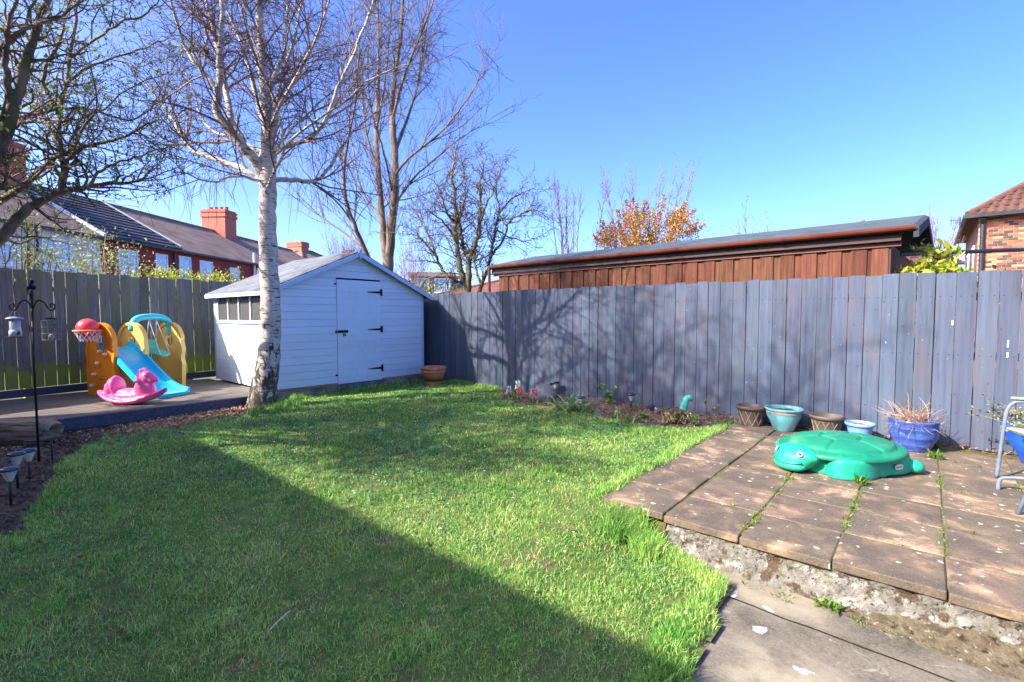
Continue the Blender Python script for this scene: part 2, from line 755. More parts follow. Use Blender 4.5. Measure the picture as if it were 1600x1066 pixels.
for i in range(20):
    f = random.random()
    y = 3.0 + 3.2 * f
    x = np.interp(y, SOIL_Y, SOIL_X) + 0.08
    es, et = ST(x, y)
    edge.append(tuft(es, et, 0.12, 110, 0.065, 0.004))
for i in range(240):
    es, et = random.uniform(-7, -0.9), random.uniform(0.6, 6.4)
    edge.append(tuft(es, et, random.uniform(.03, .09), 40, random.uniform(.045, .075), 0.004))
for s, t, hh, ww in edge:
    k = in_lawn(s, t)
    s, t, hh, ww = s[k], t[k], hh[k], ww[k]
    if not len(s):
        continue
    V, F, C = blades(s, t, zl(s, t), hh, ww, 0.8)
    PV.append(V)
    PF.append(F + off)
    PC.append(C)
    off += len(V)
me = npmesh('grass', np.concatenate(PV), np.concatenate(PF), np.concatenate(PC))
tag(put('grass', me, grass_mat), 'short patchy green grass covering the lawn', 'grass', kind='stuff')

# fallen leaves and petals on the lawn
mb = MB()
for i in range(150):
    s, t = random.uniform(-6.8, -0.9), random.uniform(0.3, 5.5)
    if not bool(in_lawn(np.array([s]), np.array([t]))[0]):
        continue
    if random.random() < 0.5:
        t = random.uniform(0.3, 2.2)
    p = W(s, t, float(zl(s, t)) + 0.03 + random.uniform(0, .01))
    a = random.uniform(0, 6.28)
    mb.leaf(p, (math.cos(a), math.sin(a), random.uniform(-.2, .3)), (random.uniform(-.5, .5), random.uniform(-.5, .5), 1),
            random.uniform(.025, .06), random.uniform(.012, .03), random.uniform(-.3, .5))
tag(mb.build('leaf_litter', M('dead_leaf_mat', (92, 56, 36), (150, 112, 76), scale=8, rough=.9, rand=.4, hue=.03, island=True)),
    'small dry brown leaves scattered over the lawn', 'fallen leaves', kind='stuff')
mb = MB()
for i in range(90):
    s, t = random.uniform(-6.5, -0.9), random.uniform(2.2, 6.0)
    if not bool(in_lawn(np.array([s]), np.array([t]))[0]):
        continue
    p = W(s, t, float(zl(s, t)) + 0.045)
    mb.lathe([(0.009, 0), (0.0, 0.003)], 6, p)
tag(mb.build('daisies', M('daisy_mat', (225, 225, 215), rough=.8)), 'tiny white daisies dotted in the sunlit lawn', 'daisies', kind='stuff')

# clover and moss cushions between the blades
n = 60000
cs2 = RNG.uniform(-7.4, -0.7, n)
ct2 = RNG.uniform(-0.5, 6.7, n)
cx, cy = cs2 * AX.x + ct2 * BX.x, cs2 * AX.y + ct2 * BX.y
k = in_lawn(cs2, ct2) & (cy > .9) & (np.abs(cx) < 1.16 * cy + .6) & (vnoise(cs2, ct2, 2.1, 91) + .35 * vnoise(cs2, ct2, 8, 92) > .80)
cs2, ct2, cx, cy = cs2[k], ct2[k], cx[k], cy[k]
n = len(cx)
cz = zl(cs2, ct2) + RNG.uniform(.008, .026, n)
an = RNG.uniform(0, 2 * np.pi, n)
sz = RNG.uniform(.005, .010, n) * np.clip(cy / 2.6, 1, 2.4)
V = np.zeros((n, 4, 3))
for q in range(4):
    a2 = an + q * np.pi / 2
    rr_ = sz * (1.0 if q % 2 == 0 else .62)
    V[:, q] = np.stack([cx + rr_ * np.cos(a2), cy + rr_ * np.sin(a2), cz + RNG.uniform(-.5, .5, n) * sz], -1)
me = npmesh('clover', V.reshape(-1, 3), np.arange(n * 4), np.full(n, 4))
tag(put('clover', me, M('clover_mat', (76, 128, 74), (120, 164, 104), scale=6, rough=.6, rand=.4, hue=.02, island=True, translucent=.3, offset=False)),
    'patches of small clover leaves among the grass', 'clover', kind='stuff')
tw = thing('twig', 'thin pale twig lying on the shaded front lawn', 'twig', (gp(437, 985, -.12).x, gp(437, 985, -.12).y, -.085))
MB().tube([(-.02, -.045, 0), (-.008, 0, .008), (.004, .03, .012), (.016, .07, .016)], .0022, 6).build('stick', M('pale_twig_mat', (206, 200, 188), rough=.8), tw)

# ---- bark chips and soil clods
def chips(name, label, cat, mat, n, pick, size, zoff=0.0):
    mb = MB()
    for i in range(n):
        r = pick()
        if r is None:
            continue
        s, t = r
        p = W(s, t, float(zl(s, t)) + 0.012 + zoff + random.uniform(0, .02))
        q = Quaternion((random.gauss(0, 1), random.gauss(0, 1), random.gauss(0, 1), random.gauss(0, 1)))
        q.normalize()
        a, b, c = [random.uniform(.4, 1) * size * k for k in (1, .5, .22)]
        mb.box(-a / 2, a / 2, -b / 2, b / 2, -c / 2, c / 2, Matrix.Translation(p) @ q.to_matrix().to_4x4())
    tag(mb.build(name, mat), label, cat, kind='stuff')


def pick_mulch():
    s, t = random.uniform(-7.72, -7.08), random.uniform(-0.8, 3.35)
    if bool(in_lawn(np.array([s]), np.array([t]))[0]) and random.random() < 0.93:
        return None
    if bool(in_soil(np.array([s]), np.array([t]))[0]) and random.random() < 0.7:
        return None
    return s, t


def pick_soil():
    y = random.uniform(1.6, 6.6)
    x = np.interp(y, SOIL_Y, SOIL_X) - abs(random.gauss(0, .6))
    s, t = ST(x, y)
    return (s, t) if s > -7.7 else None


def pick_bed():
    s = random.uniform(-5.9, -1.8)
    t = random.uniform(5.6, 6.76)
    return (s, t) if bool(in_bed(np.array([s]), np.array([t]))[0]) else None


chip_mat = M('chip_mat', (128, 94, 66), (204, 170, 132), scale=9, rough=.9, rand=.45, hue=.02, island=True)
clod_mat = M('clod_mat', (76, 60, 50), (124, 102, 84), scale=9, rough=.95, rand=.4, island=True)
chips('bark_chips', 'brown bark chips along the front of the deck', 'bark chips', chip_mat, 2600, pick_mulch, .055)
chips('soil_clods', 'dark soil clods and bark in the left border', 'soil', clod_mat, 1900, pick_soil, .05, .01)
chips('bed_clods', 'crumbly brown soil lumps in the bed by the grey fence', 'soil',
      M('bed_clod_mat', (100, 78, 64), (160, 132, 108), scale=9, rough=.95, rand=.4, island=True), 4200, pick_bed, .026, .03)

# ---- patio of square slabs
PIT = 0.485
patio = MB()
patio.box(-1.78, 4.4, 3.24, 6.80, -0.30, -0.009)
patio_o = struct(patio.build('patio', M('patio_bed_mat', (78, 84, 38), (110, 100, 62), scale=12, rough=.95, bump=.6, bscale=60), loc=(0, 0, 0), rotz=ROT_A),
                 'raised patio of square brown concrete slabs')
tm = NT('slab_mat')
v = tm.coords((1, 1, 1))
big = tm.noise(v, 3.6, 6, .6, .5)
col = tm.ramp(big, [(0.36, lin((58, 53, 47))), (0.46, lin((82, 73, 61))), (0.55, lin((112, 93, 73))), (0.66, lin((186, 150, 116)))])
st_ = tm.noise(v, 7.0, 6, .7)
col = tm.mix(tm.ramp(st_, [(0.48, (0, 0, 0, 1)), (0.64, (1, 1, 1, 1))]), col, lin((62, 57, 52)))
fine = tm.noise(v, 120, 3)
col = tm.mix(0.30, col, tm.ramp(fine, [(0.3, lin((70, 60, 52))), (0.7, lin((176, 150, 122)))]))
# lichen discs
vo = tm.n('TexVoronoi')
vo.voronoi_dimensions = '2D'
vo.inputs['Scale'].default_value = 11.0
vo.inputs['Randomness'].default_value = 1.0
wob = tm.n('VectorMath', operation='ADD')
nz = tm.n('TexNoise')
nz.inputs['Scale'].default_value = 22
tm.l(v, nz.inputs['Vector'])
sc = tm.n('VectorMath', operation='SCALE')
sc.inputs[3].default_value = .05
tm.l(nz.outputs['Color'], sc.inputs[0])
tm.l(v, wob.inputs[0])
tm.l(sc.outputs[0], wob.inputs[1])
tm.l(wob.outputs[0], vo.inputs['Vector'])
sepc = tm.n('SeparateColor')
tm.l(vo.outputs['Color'], sepc.inputs[0])
th = tm.n('Math', operation='MULTIPLY_ADD')
th.inputs[1].default_value = 0.42
th.inputs[2].default_value = -0.27
tm.l(sepc.outputs[0], th.inputs[0])
lt = tm.n('Math', operation='LESS_THAN')
tm.l(vo.outputs['Distance'], lt.inputs[0])
tm.l(th.outputs[0], lt.inputs[1])
col = tm.mix(lt.outputs[0], col, lin((186, 178, 166)))
col = tm.vary(col, tm.n('ObjectInfo').outputs['Random'], .14, .006)
tm.l(col, tm.b.inputs['Base Color'])
tm.b.inputs['Roughness'].default_value = .85
tm.bump(tm.noise(v, 55, 8, .7), .5, .008)
slab_mat = tm.m
slab_meshes = []
for k in range(4):
    mb = MB()
    h = PIT / 2 - .0038
    mb.box(-h, h, -h, h, -.05, 0)
    me = mb.mesh('slab', bevel=.006)
    me.materials.append(slab_mat)
    slab_meshes.append(me)
for i in range(13):
    for j in range(7):
        c = (-1.335 - PIT / 2 + i * PIT, 3.17 + PIT / 2 + j * PIT, 0)
        o = put('slab', slab_meshes[(i * 3 + j * 5) % 4], slab_mat, patio_o)
        dx = random.uniform(-.005, .005)
        dz = random.uniform(-.006, .004)
        if i == 0:
            dx -= .012
            dz += .004
        o.location = (c[0] + dx, c[1] + random.uniform(-.005, .005) + (0.02 if i == 0 else 0), dz)
        o.rotation_euler = (random.uniform(-.006, .006), random.uniform(-.006, .006), random.uniform(-.006, .006) + random.choice([0, math.pi / 2, math.pi]) * 0)
# rough concrete face of the step
nx, nz_ = 420, 20
mb = MB()
for i in range(nx + 1):
    for j in range(nz_ + 1):
        s = -1.32 + 5.7 * i / nx
        f = j / nz_
        z = -0.25 + 0.202 * f
        bulge = 0.085 * (1 - f) ** 2.2 + 0.022 * float(vnoise(s, z, 9, 31)) + 0.030 * float(vnoise(s, z, 24, 32)) + 0.016 * float(vnoise(s, z, 60, 33))
        if s > 0.2:
            bulge += 0.07 * (1 - f) * float(smooth((s - .2) / .6))
        mb.v.append((s, 3.235 - bulge, z))
for i in range(nx):
    for j in range(nz_):
        a = i * (nz_ + 1) + j
        mb.f.append((a, a + nz_ + 1, a + nz_ + 2, a + 1))
mb.poly([(-1.32, 3.24, -.25), (-1.32, 3.11, -.25), (-1.32, 3.19, -.05), (-1.32, 3.24, -.05)])
mb.build('step_face', M('step_mat', (112, 106, 94), (150, 144, 132), scale=14, rough=.95, bump=1.0, bscale=40, bdist=.03, offset=False,
                        spots=[(11, (92, 74, 56), .53, .60), (15, (164, 160, 150), .56, .62), (50, (62, 56, 46), .58, .66), (6, (104, 98, 66), .58, .70), (90, (196, 190, 178), .66, .72)]), patio_o, smooth=True)

# dirt and moss gathered at the foot of the step
mb = MB()
nx, ny = 260, 10
for i in range(nx + 1):
    s_ = -.55 + 4.6 * i / nx
    k_ = float(smooth((s_ + .55) / .9))
    for j in range(ny + 1):
        f = j / ny
        wv = .16 + .06 * float(vnoise(s_, 1.0, 3, 35))
        y_ = 3.17 - wv * f
        z_ = -.236 + k_ * (.085 * (1 - f) ** 1.5 + .022 * float(vnoise(s_, f * .16, 26, 36)) * (1 - f)) - .008 * (f == 1)
        mb.v.append((s_, y_, z_))
for i in range(nx):
    for j in range(ny):
        a = i * (ny + 1) + j
        mb.f.append((a, a + 1, a + ny + 2, a + ny + 1))
mb.build('dirt_fillet', M('dirt_fillet_mat', (92, 78, 58), (132, 118, 92), scale=18, rough=.95, bump=1.0, bscale=50, bdist=.03, offset=False,
                          spots=[(9, (84, 88, 44), .54, .64), (40, (168, 158, 138), .60, .68), (22, (60, 46, 34), .57, .66)]), patio_o, smooth=True)

# ---- lower concrete path (two pours with an open joint)
cm = NT('concrete_mat')
v = cm.coords((1, 1, 1), offset=False)
a = cm.noise(v, 1.7, 6, .6, .3)
col = cm.ramp(a, [(0.34, lin((74, 68, 60))), (0.5, lin((112, 103, 88))), (0.64, lin((158, 145, 120)))])
col = cm.mix(cm.ramp(cm.noise(v, 85, 3), [(0.35, (0, 0, 0, 1)), (0.75, (0.5, 0.5, 0.5, 1))]), col, lin((158, 146, 124)))
col = cm.mix(cm.ramp(cm.noise(v, 6, 8, .75, .8), [(0.60, (0, 0, 0, 1)), (0.64, (.8, .8, .8, 1))]), col, lin((158, 150, 134)))
vo = cm.n('TexVoronoi')
vo.voronoi_dimensions = '2D'
vo.inputs['Scale'].default_value = 4.0
nz2 = cm.n('TexNoise')
nz2.inputs['Scale'].default_value = 14
nz2.inputs['Detail'].default_value = 4
cm.l(v, nz2.inputs['Vector'])
sc = cm.n('VectorMath', operation='SCALE')
sc.inputs[3].default_value = .12
cm.l(nz2.outputs['Color'], sc.inputs[0])
wob = cm.n('VectorMath', operation='ADD')
cm.l(v, wob.inputs[0])
cm.l(sc.outputs[0], wob.inputs[1])
cm.l(wob.outputs[0], vo.inputs['Vector'])
sepc = cm.n('SeparateColor')
cm.l(vo.outputs['Color'], sepc.inputs[0])
th = cm.n('Math', operation='MULTIPLY_ADD')
th.inputs[1].default_value = 0.36
th.inputs[2].default_value = -0.165
cm.l(sepc.outputs[0], th.inputs[0])
lt = cm.n('Math', operation='LESS_THAN')
cm.l(vo.outputs['Distance'], lt.inputs[0])
cm.l(th.outputs[0], lt.inputs[1])
col = cm.mix(lt.outputs[0], col, lin((186, 178, 164)))
col = cm.mix(cm.ramp(cm.noise(v, 3.1, 6), [(0.55, (0, 0, 0, 1)), (0.72, (.8, .8, .8, 1))]), col, lin((70, 64, 50)))
cm.l(col, cm.b.inputs['Base Color'])
cm.b.inputs['Roughness'].default_value = .9
cm.bump(cm.noise(v, 70, 8, .7), .55, .008)
path = struct(MB().box(-1.0, 4.4, -4.2, 3.2, -.50, -.245).build('concrete_path', M('joint_dirt_mat', (72, 66, 44), (104, 92, 62), scale=20, rough=.95), rotz=ROT_A), 'worn grey concrete path below the patio step')
CZ = -.232


def ragged(x0, y0, x1, y1, n, amp, seed):
    return [(x0 + (x1 - x0) * i / n, y0 + (y1 - y0) * i / n + amp * (float(vnoise(i * .9, seed, 1.0, seed)) - .5) * (0 < i < n)) for i in range(n + 1)]


cut = ragged(-0.95, 2.86, 4.4, 2.60, 60, .014, 81)
mb = MB()
mb.poly([(-0.98, -4.2, CZ), (4.4, -4.2, CZ)] + [(x, y, CZ) for x, y in reversed(cut)])
for a, b in zip(cut[:-1], cut[1:]):
    mb.quad((a[0], a[1], CZ), (b[0], b[1], CZ), (b[0], b[1], CZ - .04), (a[0], a[1], CZ - .04))
mb.poly([(-0.98, -4.2, CZ), (-0.95, 2.86, CZ), (-0.95, 2.86, CZ - .1), (-0.98, -4.2, CZ - .1)])
mb.build('concrete_slab', cm.m, path)
mb = MB()
cut2 = [(x, y + .009) for x, y in cut]
mb.poly([(x, y, CZ + .003) for x, y in cut2] + [(4.4, 3.22, CZ + .003), (-1.50, 3.22, CZ + .003), (-1.45, 3.02, CZ + .003)])
mb.build('concrete_slab', cm.m, path)

# ---- weeds in the joints
mb = MB()


def weed(s, t, z, n, L, flat=.5):
    for k in range(n):
        a = random.uniform(0, 6.28)
        el = random.uniform(.1, 1.1) if flat < .9 else random.uniform(.6, 1.4)
        d = (math.cos(a) * math.cos(el), math.sin(a) * math.cos(el), math.sin(el))
        mb.leaf(W(s + random.gauss(0, .012), t + random.gauss(0, .012), z), d, (0, 0, 1), L * random.uniform(.5, 1.2), L * random.uniform(.12, .3), random.uniform(-.1, .4))


for (s0, dens, rng) in ((-1.335, 120, (3.75, 6.0)), (-.85, 80, (3.3, 5.2)), (-.365, 100, (3.25, 4.6)), (.12, 100, (3.25, 5.6)), (.605, 16, (3.3, 6.3)), (1.09, 14, (3.6, 6.4))):
    for i in range(dens):
        t0 = random.uniform(*rng)
        if vnoise(t0 * 1.0, s0, 2.2, 41) < .34:
            continue
        weed(s0 + random.gauss(0, .012), t0, -.012, random.randint(5, 10), random.uniform(.022, .042))
for j in range(1, 7):
    for i in range(40):
        s0 = random.uniform(-1.8, 3.0)
        if vnoise(s0, j * 1.7, 2.2, 42) < .60:
            continue
        weed(s0, 3.17 + j * PIT + random.gauss(0, .01), -.012, random.randint(5, 10), random.uniform(.025, .045))
for i in range(520):
    if random.random() < .62:
        weed(-1.335 + PIT * random.randint(0, 5) + random.gauss(0, .008), random.uniform(3.2, 6.4), -.010, 4, random.uniform(.012, .026))
    else:
        weed(random.uniform(-1.8, 2.5), 3.17 + PIT * random.randint(1, 6) + random.gauss(0, .006), -.010, 4, random.uniform(.010, .020))
for i in range(30):
    weed(random.uniform(.75, 1.6), random.uniform(5.2, 6.2), -.01, 12, random.uniform(.08, .16), 1)
for (u, v_) in ((1340, 754), (1210, 664), (1460, 700), (1465, 716)):
    p = gp(u, v_)
    s0, t0 = ST(p.x, p.y)
    for k in range(5):
        weed(s0 + random.gauss(0, .03), t0 + random.gauss(0, .02), -.01, 9, .10, 1)
for i in range(60):
    weed(random.uniform(-1.2, 3), 3.08 - random.random() * .05, -.23, 5, .03)
for i in range(8):
    weed(-.36 + random.gauss(0, .03), 3.10 + random.gauss(0, .02), -.22, 9, .06)
tag(mb.build('joint_weeds', M('weed_mat', (74, 112, 34), (142, 156, 70), scale=9, rough=.6, rand=.35, hue=.03, island=True, translucent=.3)),
    'green weeds and moss growing in the slab joints', 'weeds', kind='stuff')
# leaf litter along the fence foot
mb = MB()
for i in range(420):
    s, t = random.uniform(-1.5, 3.5), 6.80 - abs(random.gauss(0, .07)) - .02
    a = random.uniform(0, 6.28)
    mb.leaf(W(s, t, .012 + random.uniform(0, .03)), (math.cos(a), math.sin(a), random.uniform(-.3, .5)), (random.uniform(-.5, .5), 0, 1),
            random.uniform(.03, .06), random.uniform(.015, .03), .4)
tag(mb.build('fence_litter', M('red_leaf_mat', (130, 74, 54), (190, 140, 112), scale=8, rough=.9, rand=.35, hue=.02, island=True)),
    'dry reddish leaves gathered along the foot of the grey fence', 'fallen leaves', kind='stuff')

# ================================================================== FENCES
def grain(name, cols, moss=None, rand=.16, knots=True, top_z=None, rough=.8, hue=.01, base_moss=None, nails=False):
    t = NT(name)
    v = t.coords((1, 1, .055))
    a = t.noise(v, 26, 6, .65, .25)
    col = t.ramp(a, [(0.30, lin(cols[0])), (0.5, lin(cols[1])), (0.70, lin(cols[2]))])
    v2 = t.coords((1, 1, .35))
    wear = t.noise(v2, 5, 6, .6)
    col = t.mix(t.ramp(wear, [(0.50, (0, 0, 0, 1)), (0.68, (.75, .75, .75, 1))]), col, lin(cols[3]))
    if knots:
        v3 = t.coords((1, 1, .55))
        vo = t.n('TexVoronoi')
        vo.inputs['Scale'].default_value = 7
        t.l(v3, vo.inputs['Vector'])
        k = t.ramp(vo.outputs['Distance'], [(0.04, (1, 1, 1, 1)), (0.085, (0, 0, 0, 1))])
        col = t.mix(k, col, lin(cols[0]))
    if moss:
        mn = t.noise(t.coords((1, 1, .4)), 3.5, 5)
        col = t.mix(t.ramp(mn, [(0.46, (0, 0, 0, 1)), (0.66, (.8, .8, .8, 1))]), col, lin(moss))
    if base_moss:
        tcn = t.n('TexCoord')
        sp = t.n('SeparateXYZ')
        t.l(tcn.outputs['Object'], sp.inputs[0])
        nn = t.noise(v2, 8, 4)
        ad = t.n('Math', operation='MULTIPLY_ADD')
        ad.inputs[1].default_value = -.5
        t.l(nn, ad.inputs[0])
        t.l(sp.outputs[2], ad.inputs[2])
        col = t.mix(t.ramp(ad.outputs[0], [(-0.25 + .25, (.9, .9, .9, 1)), (0.12, (0, 0, 0, 1))]), col, lin(base_moss))
    if nails:
        tcn = t.n('TexCoord')
        sp = t.n('SeparateXYZ')
        t.l(tcn.outputs['Object'], sp.inputs[0])
        ab = t.n('Math', operation='ABSOLUTE')
        t.l(sp.outputs[0], ab.inputs[0])
        dx = t.n('Math', operation='SUBTRACT')
        dx.inputs[1].default_value = .042
        t.l(ab.outputs[0], dx.inputs[0])
        z1 = t.n('Math', operation='MULTIPLY_ADD')
        z1.inputs[1].default_value = 1 / .6
        z1.inputs[2].default_value = -.35 / .6 + .5
        t.l(sp.outputs[2], z1.inputs[0])
        z2 = t.n('Math', operation='FRACT')
        t.l(z1.outputs[0], z2.inputs[0])
        z3 = t.n('Math', operation='MULTIPLY_ADD')
        z3.inputs[1].default_value = .6
        z3.inputs[2].default_value = -.3
        t.l(z2.outputs[0], z3.inputs[0])
        cv = t.n('CombineXYZ')
        t.l(dx.outputs[0], cv.inputs[0])
        t.l(z3.outputs[0], cv.inputs[1])
        ln = t.n('VectorMath', operation='LENGTH')
        t.l(cv.outputs[0], ln.inputs[0])
        col = t.mix(t.ramp(ln.outputs['Value'], [(0.004, (.9, .9, .9, 1)), (0.0075, (0, 0, 0, 1))]), col, lin((58, 46, 42)))
    if knots:
        fl = t.noise(t.coords((1, 1, .45)), 38, 2)
        col = t.mix(t.ramp(fl, [(0.735, (0, 0, 0, 1)), (0.76, (.7, .7, .7, 1))]), col, lin(tuple(min(255, q * 1.7) for q in cols[2])))
    col = t.vary(col, t.n('ObjectInfo').outputs['Random'], rand, hue)
    t.l(col, t.b.inputs['Base Color'])
    t.b.inputs['Roughness'].default_value = rough
    t.b.inputs['Specular IOR Level'].default_value = .25
    t.bump(a, .35, .004)
    return t.m


fence_mat = grain('grey_paint_mat', [(66, 72, 86), (80, 88, 105), (87, 96, 113), (90, 86, 94)], rand=.12, nails=True)
old_mat = grain('mossy_board_mat', [(92, 92, 90), (118, 117, 112), (138, 135, 124), (106, 107, 118)], moss=(118, 120, 72), rand=.18, base_moss=(136, 146, 56))

FT = 6.80


def board_mesh(w, h, th, mat, chamfer=.004):
    mb = MB().box(-w / 2, w / 2, -th, 0, 0, h)
    me = mb.mesh('board', bevel=.002)
    me.materials.append(mat)
    return me


fence = thing('wooden_fence', 'tall grey-painted close-board fence behind the patio and flower bed', 'fence', W(-11.4, FT), ROT_A)
FW = (.150, .142, .156, .147, .153, .139, .150)
bms = [board_mesh(w, 1.80 + dh, .018, fence_mat) for w, dh in zip(FW, (0, .010, -.010, .004, -.005, .007, -.008))]
x = 0.0
nb = 0
while x < 15.4:
    bi = random.randrange(7)
    p = FW[bi] + random.uniform(.004, .0075)
    o = put('board', bms[bi], None, fence, loc=(x + p / 2, random.uniform(-.003, .004), .005))
    o.rotation_euler = (random.uniform(-.002, .002), random.uniform(-.003, .003), random.uniform(-.035, .035))
    x += p
    nb += 1
for z in (.35, .95, 1.55):
    MB().box(0, 15.4, .012, .060, z - .04, z + .04).build('rail', fence_mat, fence)
for i in range(9):
    MB().box(i * 1.9, i * 1.9 + .09, .061, .15, 0, 1.78).build('post', fence_mat, fence)
# paint splashes / torn tape on the boards
wm = M('white_fleck_mat', (225, 225, 225), rough=.7)
for (s, z, h, mt) in ((.19, 1.26, .05, wm), (.60, 1.05, .07, wm), (.60, .95, .05, wm), (.905, 1.2, .10, M('red_tape_mat', (205, 96, 84), rough=.6)), (-4.75, 1.42, .13, M('rust_mat', (120, 72, 60), rough=.9))):
    MB().box(s + 11.4 - .006, s + 11.4 + .006, -.0275, -.0235, z, z + h).build('paint_fleck', mt, fence)

# left fence: s = -10.05 - .21 t
LD = (W(-10.05 - .21, 1) - W(-10.05, 0)).normalized()
LROT = math.atan2(LD.y, LD.x)


def LS(t):
    return -10.05 - .21 * t


lf0 = W(LS(-3.2), -3.2, .15)
lfence = thing('wooden_fence', 'weathered mossy close-board fence behind the deck with light showing between boards', 'fence', lf0, LROT)
lbm = [board_mesh(w, 1.76 + dh, .018, old_mat) for w, dh in ((.138, 0), (.140, .012), (.141, -.012), (.139, .006))]
x = 0.0
nb = 0
while x < 10.35:
    p = .147 + random.uniform(-.002, .002)
    o = put('board', lbm[nb % 4], None, lfence, loc=(x + p / 2, random.uniform(-.004, .006), .125))
    o.rotation_euler = (0, random.uniform(-.004, .004), random.uniform(-.03, .03))
    x += p
    nb += 1
for z in (.42, 1.05, 1.62):
    MB().box(0, 10.35, .010, .055, z - .035, z + .035).build('rail', old_mat, lfence)
for i in range(6):
    MB().box(.4 + i * 1.9, .49 + i * 1.9, .056, .14, -.2, 1.84).build('post', old_mat, lfence)
plinth_mat = M('plinth_mat', (58, 60, 76), (80, 82, 98), scale=6, stretch=(.2, 1, 8), rough=.6, bump=.3)
mb = MB()
for k in range(6):
    mb.box(0, 10.35, -.034 + (.004 if k % 2 else 0), -.021, k * .02, k * .02 + .0195)
mb.build('plinth', plinth_mat, lfence)

# ================================================================== DECK
DZ = .15
deck_mat = grain('deck_mat', [(90, 82, 73), (118, 108, 96), (138, 126, 110), (102, 97, 91)], rand=.10, knots=False)
deck_mat2 = M('deck_edge_mat', (62, 64, 80), (86, 88, 104), scale=5, stretch=(8, .3, 8), rough=.65, bump=.2)
deck = thing('deck', 'low weathered timber deck with dark ridged edging under the play set', 'deck', W(-7.73, 3.44), ROT_A + math.pi / 2)
# deck frame: local x = t direction, local y = away from the lawn (-s)
bw = .145
k = 0
y = .035
while y < 2.75:
    s = -7.73 - y - bw
    tmin = max(-1.6, (-10.05 - s) / .21 + .12) if s < -9.7 else -1.6
    L0 = tmin - 3.44
    tm_ = 0.0
    if L0 < -.2:
        # board along local x; mesh grain runs along its local z, so the mesh is built upright and laid down
        L = -L0
        mb = MB().box(0, bw - .006, -.028, 0, 0, L)
        o = mb.build('board', deck_mat, deck, bevel=.003)
        o.matrix_local = Matrix(((0, 0, 1, L0), (1, 0, 0, y), (0, 1, 0, DZ + random.uniform(-.0015, .0015)), (0, 0, 0, 1)))
    y += bw
    k += 1
mb = MB()
for r in range(7):
    mb.box(-5.04, 0, 0.0 + (.004 if r % 2 else 0), .024, .006 + r * .02, .0255 + r * .02)
mb.build('edging', deck_mat2, deck)
mb = MB()
mb.box(-5.04, 0, .026, 2.6, -.2, .115)
mb.build('subframe', deck_mat2, deck)

# ================================================================== SHED
SH = thing('garden_shed', 'pale blue wooden garden shed with felt roof, side windows and locked door', 'shed', W(-7.93, 3.49, .17), ROT_A + math.pi / 2)
SW, SD, EH, RH = 3.06, 2.30, 1.60, 2.29
shed_mat = grain('shed_paint_mat', [(206, 221, 238), (213, 228, 243), (218, 231, 245), (208, 222, 238)], rand=.04, hue=.004, knots=True, rough=.55)
trim_mat = M('shed_trim_mat', (172, 198, 228), (186, 210, 236), scale=5, rough=.5, bump=.1)
lid_mat = M('black_iron_mat', (22, 22, 24), (40, 40, 42), scale=30, rough=.5, metal=.3)
felt_mat = M('felt_mat', (86, 88, 94), (116, 118, 124), scale=4, rough=.95, bump=.6, bscale=250, bdist=.003, spots=[(1.2, (98, 98, 92), .5, .7)])


def top_at(x):
    return EH + (RH - EH) * (1 - abs(x - SW / 2) / (SW / 2))


def shiplap(parent, x0, x1, z0, z1, y, gable=False, axis='x'):
    p = .125
    z = z0
    while z < z1 - .004:
        za, zb = z, min(z + p, z1)
        if gable:
            zm = min(zb, RH - .01)
            if za > EH:
                xa = SW / 2 - (RH - za) / (RH - EH) * SW / 2
                xb = SW - xa
                xc = SW / 2 - (RH - zm) / (RH - EH) * SW / 2
                xd = SW - xc
                xa, xb, xc, xd = max(xa, x0), min(xb, x1), max(xc, x0), min(xd, x1)
            else:
                xa, xb = x0, x1
                if zb > EH:
                    xc = max(x0, SW / 2 - (RH - zm) / (RH - EH) * SW / 2)
                    xd = min(x1, SW - (SW / 2 - (RH - zm) / (RH - EH) * SW / 2))
                else:
                    xc, xd = x0, x1
        else:
            xa, xb, xc, xd = x0, x1, x0, x1
            zm = zb
        if xb - xa > .02 and xd - xc > .005:
            g = .005
            mb = MB()
            # bevelled top edge so that every joint shows as a groove
            fr = [(xa, -.016, za + .001), (xb, -.016, za + .001), (xd, -.016, zm - g), (xc, -.016, zm - g), (xd, -.006, zm - .001), (xc, -.006, zm - .001),
                  (xa, 0, za + .001), (xb, 0, za + .001), (xd, 0, zm - .001), (xc, 0, zm - .001)]
            mb.v = fr
            mb.f = [(0, 1, 2, 3), (3, 2, 4, 5), (5, 4, 8, 9), (1, 0, 6, 7), (0, 3, 5, 9, 6), (1, 7, 8, 4, 2)]
            # grain in the paint runs along the material's z: lay the board mesh on its side
            me = mb.mesh('board')
            T = Matrix(((0, 0, 1, 0), (0, 1, 0, 0), (-1, 0, 0, 0), (0, 0, 0, 1)))
            me.transform(T)
            o = put('board', me, shed_mat, parent)
            if axis == 'x':
                o.matrix_local = Matrix.Translation((0, y, 0)) @ T.inverted()
            else:
                # left wall: runs along depth, faces -x
                o.matrix_local = Matrix(((0, 1, 0, 0), (-1, 0, 0, SD), (0, 0, 1, 0), (0, 0, 0, 1))) @ T.inverted()
        z += p


DX0, DX1, DH = 1.13, 2.03, 1.82
# front wall boards: left of the door, right of it, and the gable above
n0 = SH
shiplap(n0, 0.0, DX0 - .004, 0, EH + .10, 0, True)
shiplap(n0, DX1 + .004, SW, 0, EH + .10, 0, True)


def gable_top():
    z = EH + .10
    shiplap(n0, 0.0, DX0 - .004, z, DH + .03, 0, True)
    shiplap(n0, DX1 + .004, SW, z, DH + .03, 0, True)
    shiplap(n0, 0.0, SW, DH + .03, RH, 0, True)


gable_top()
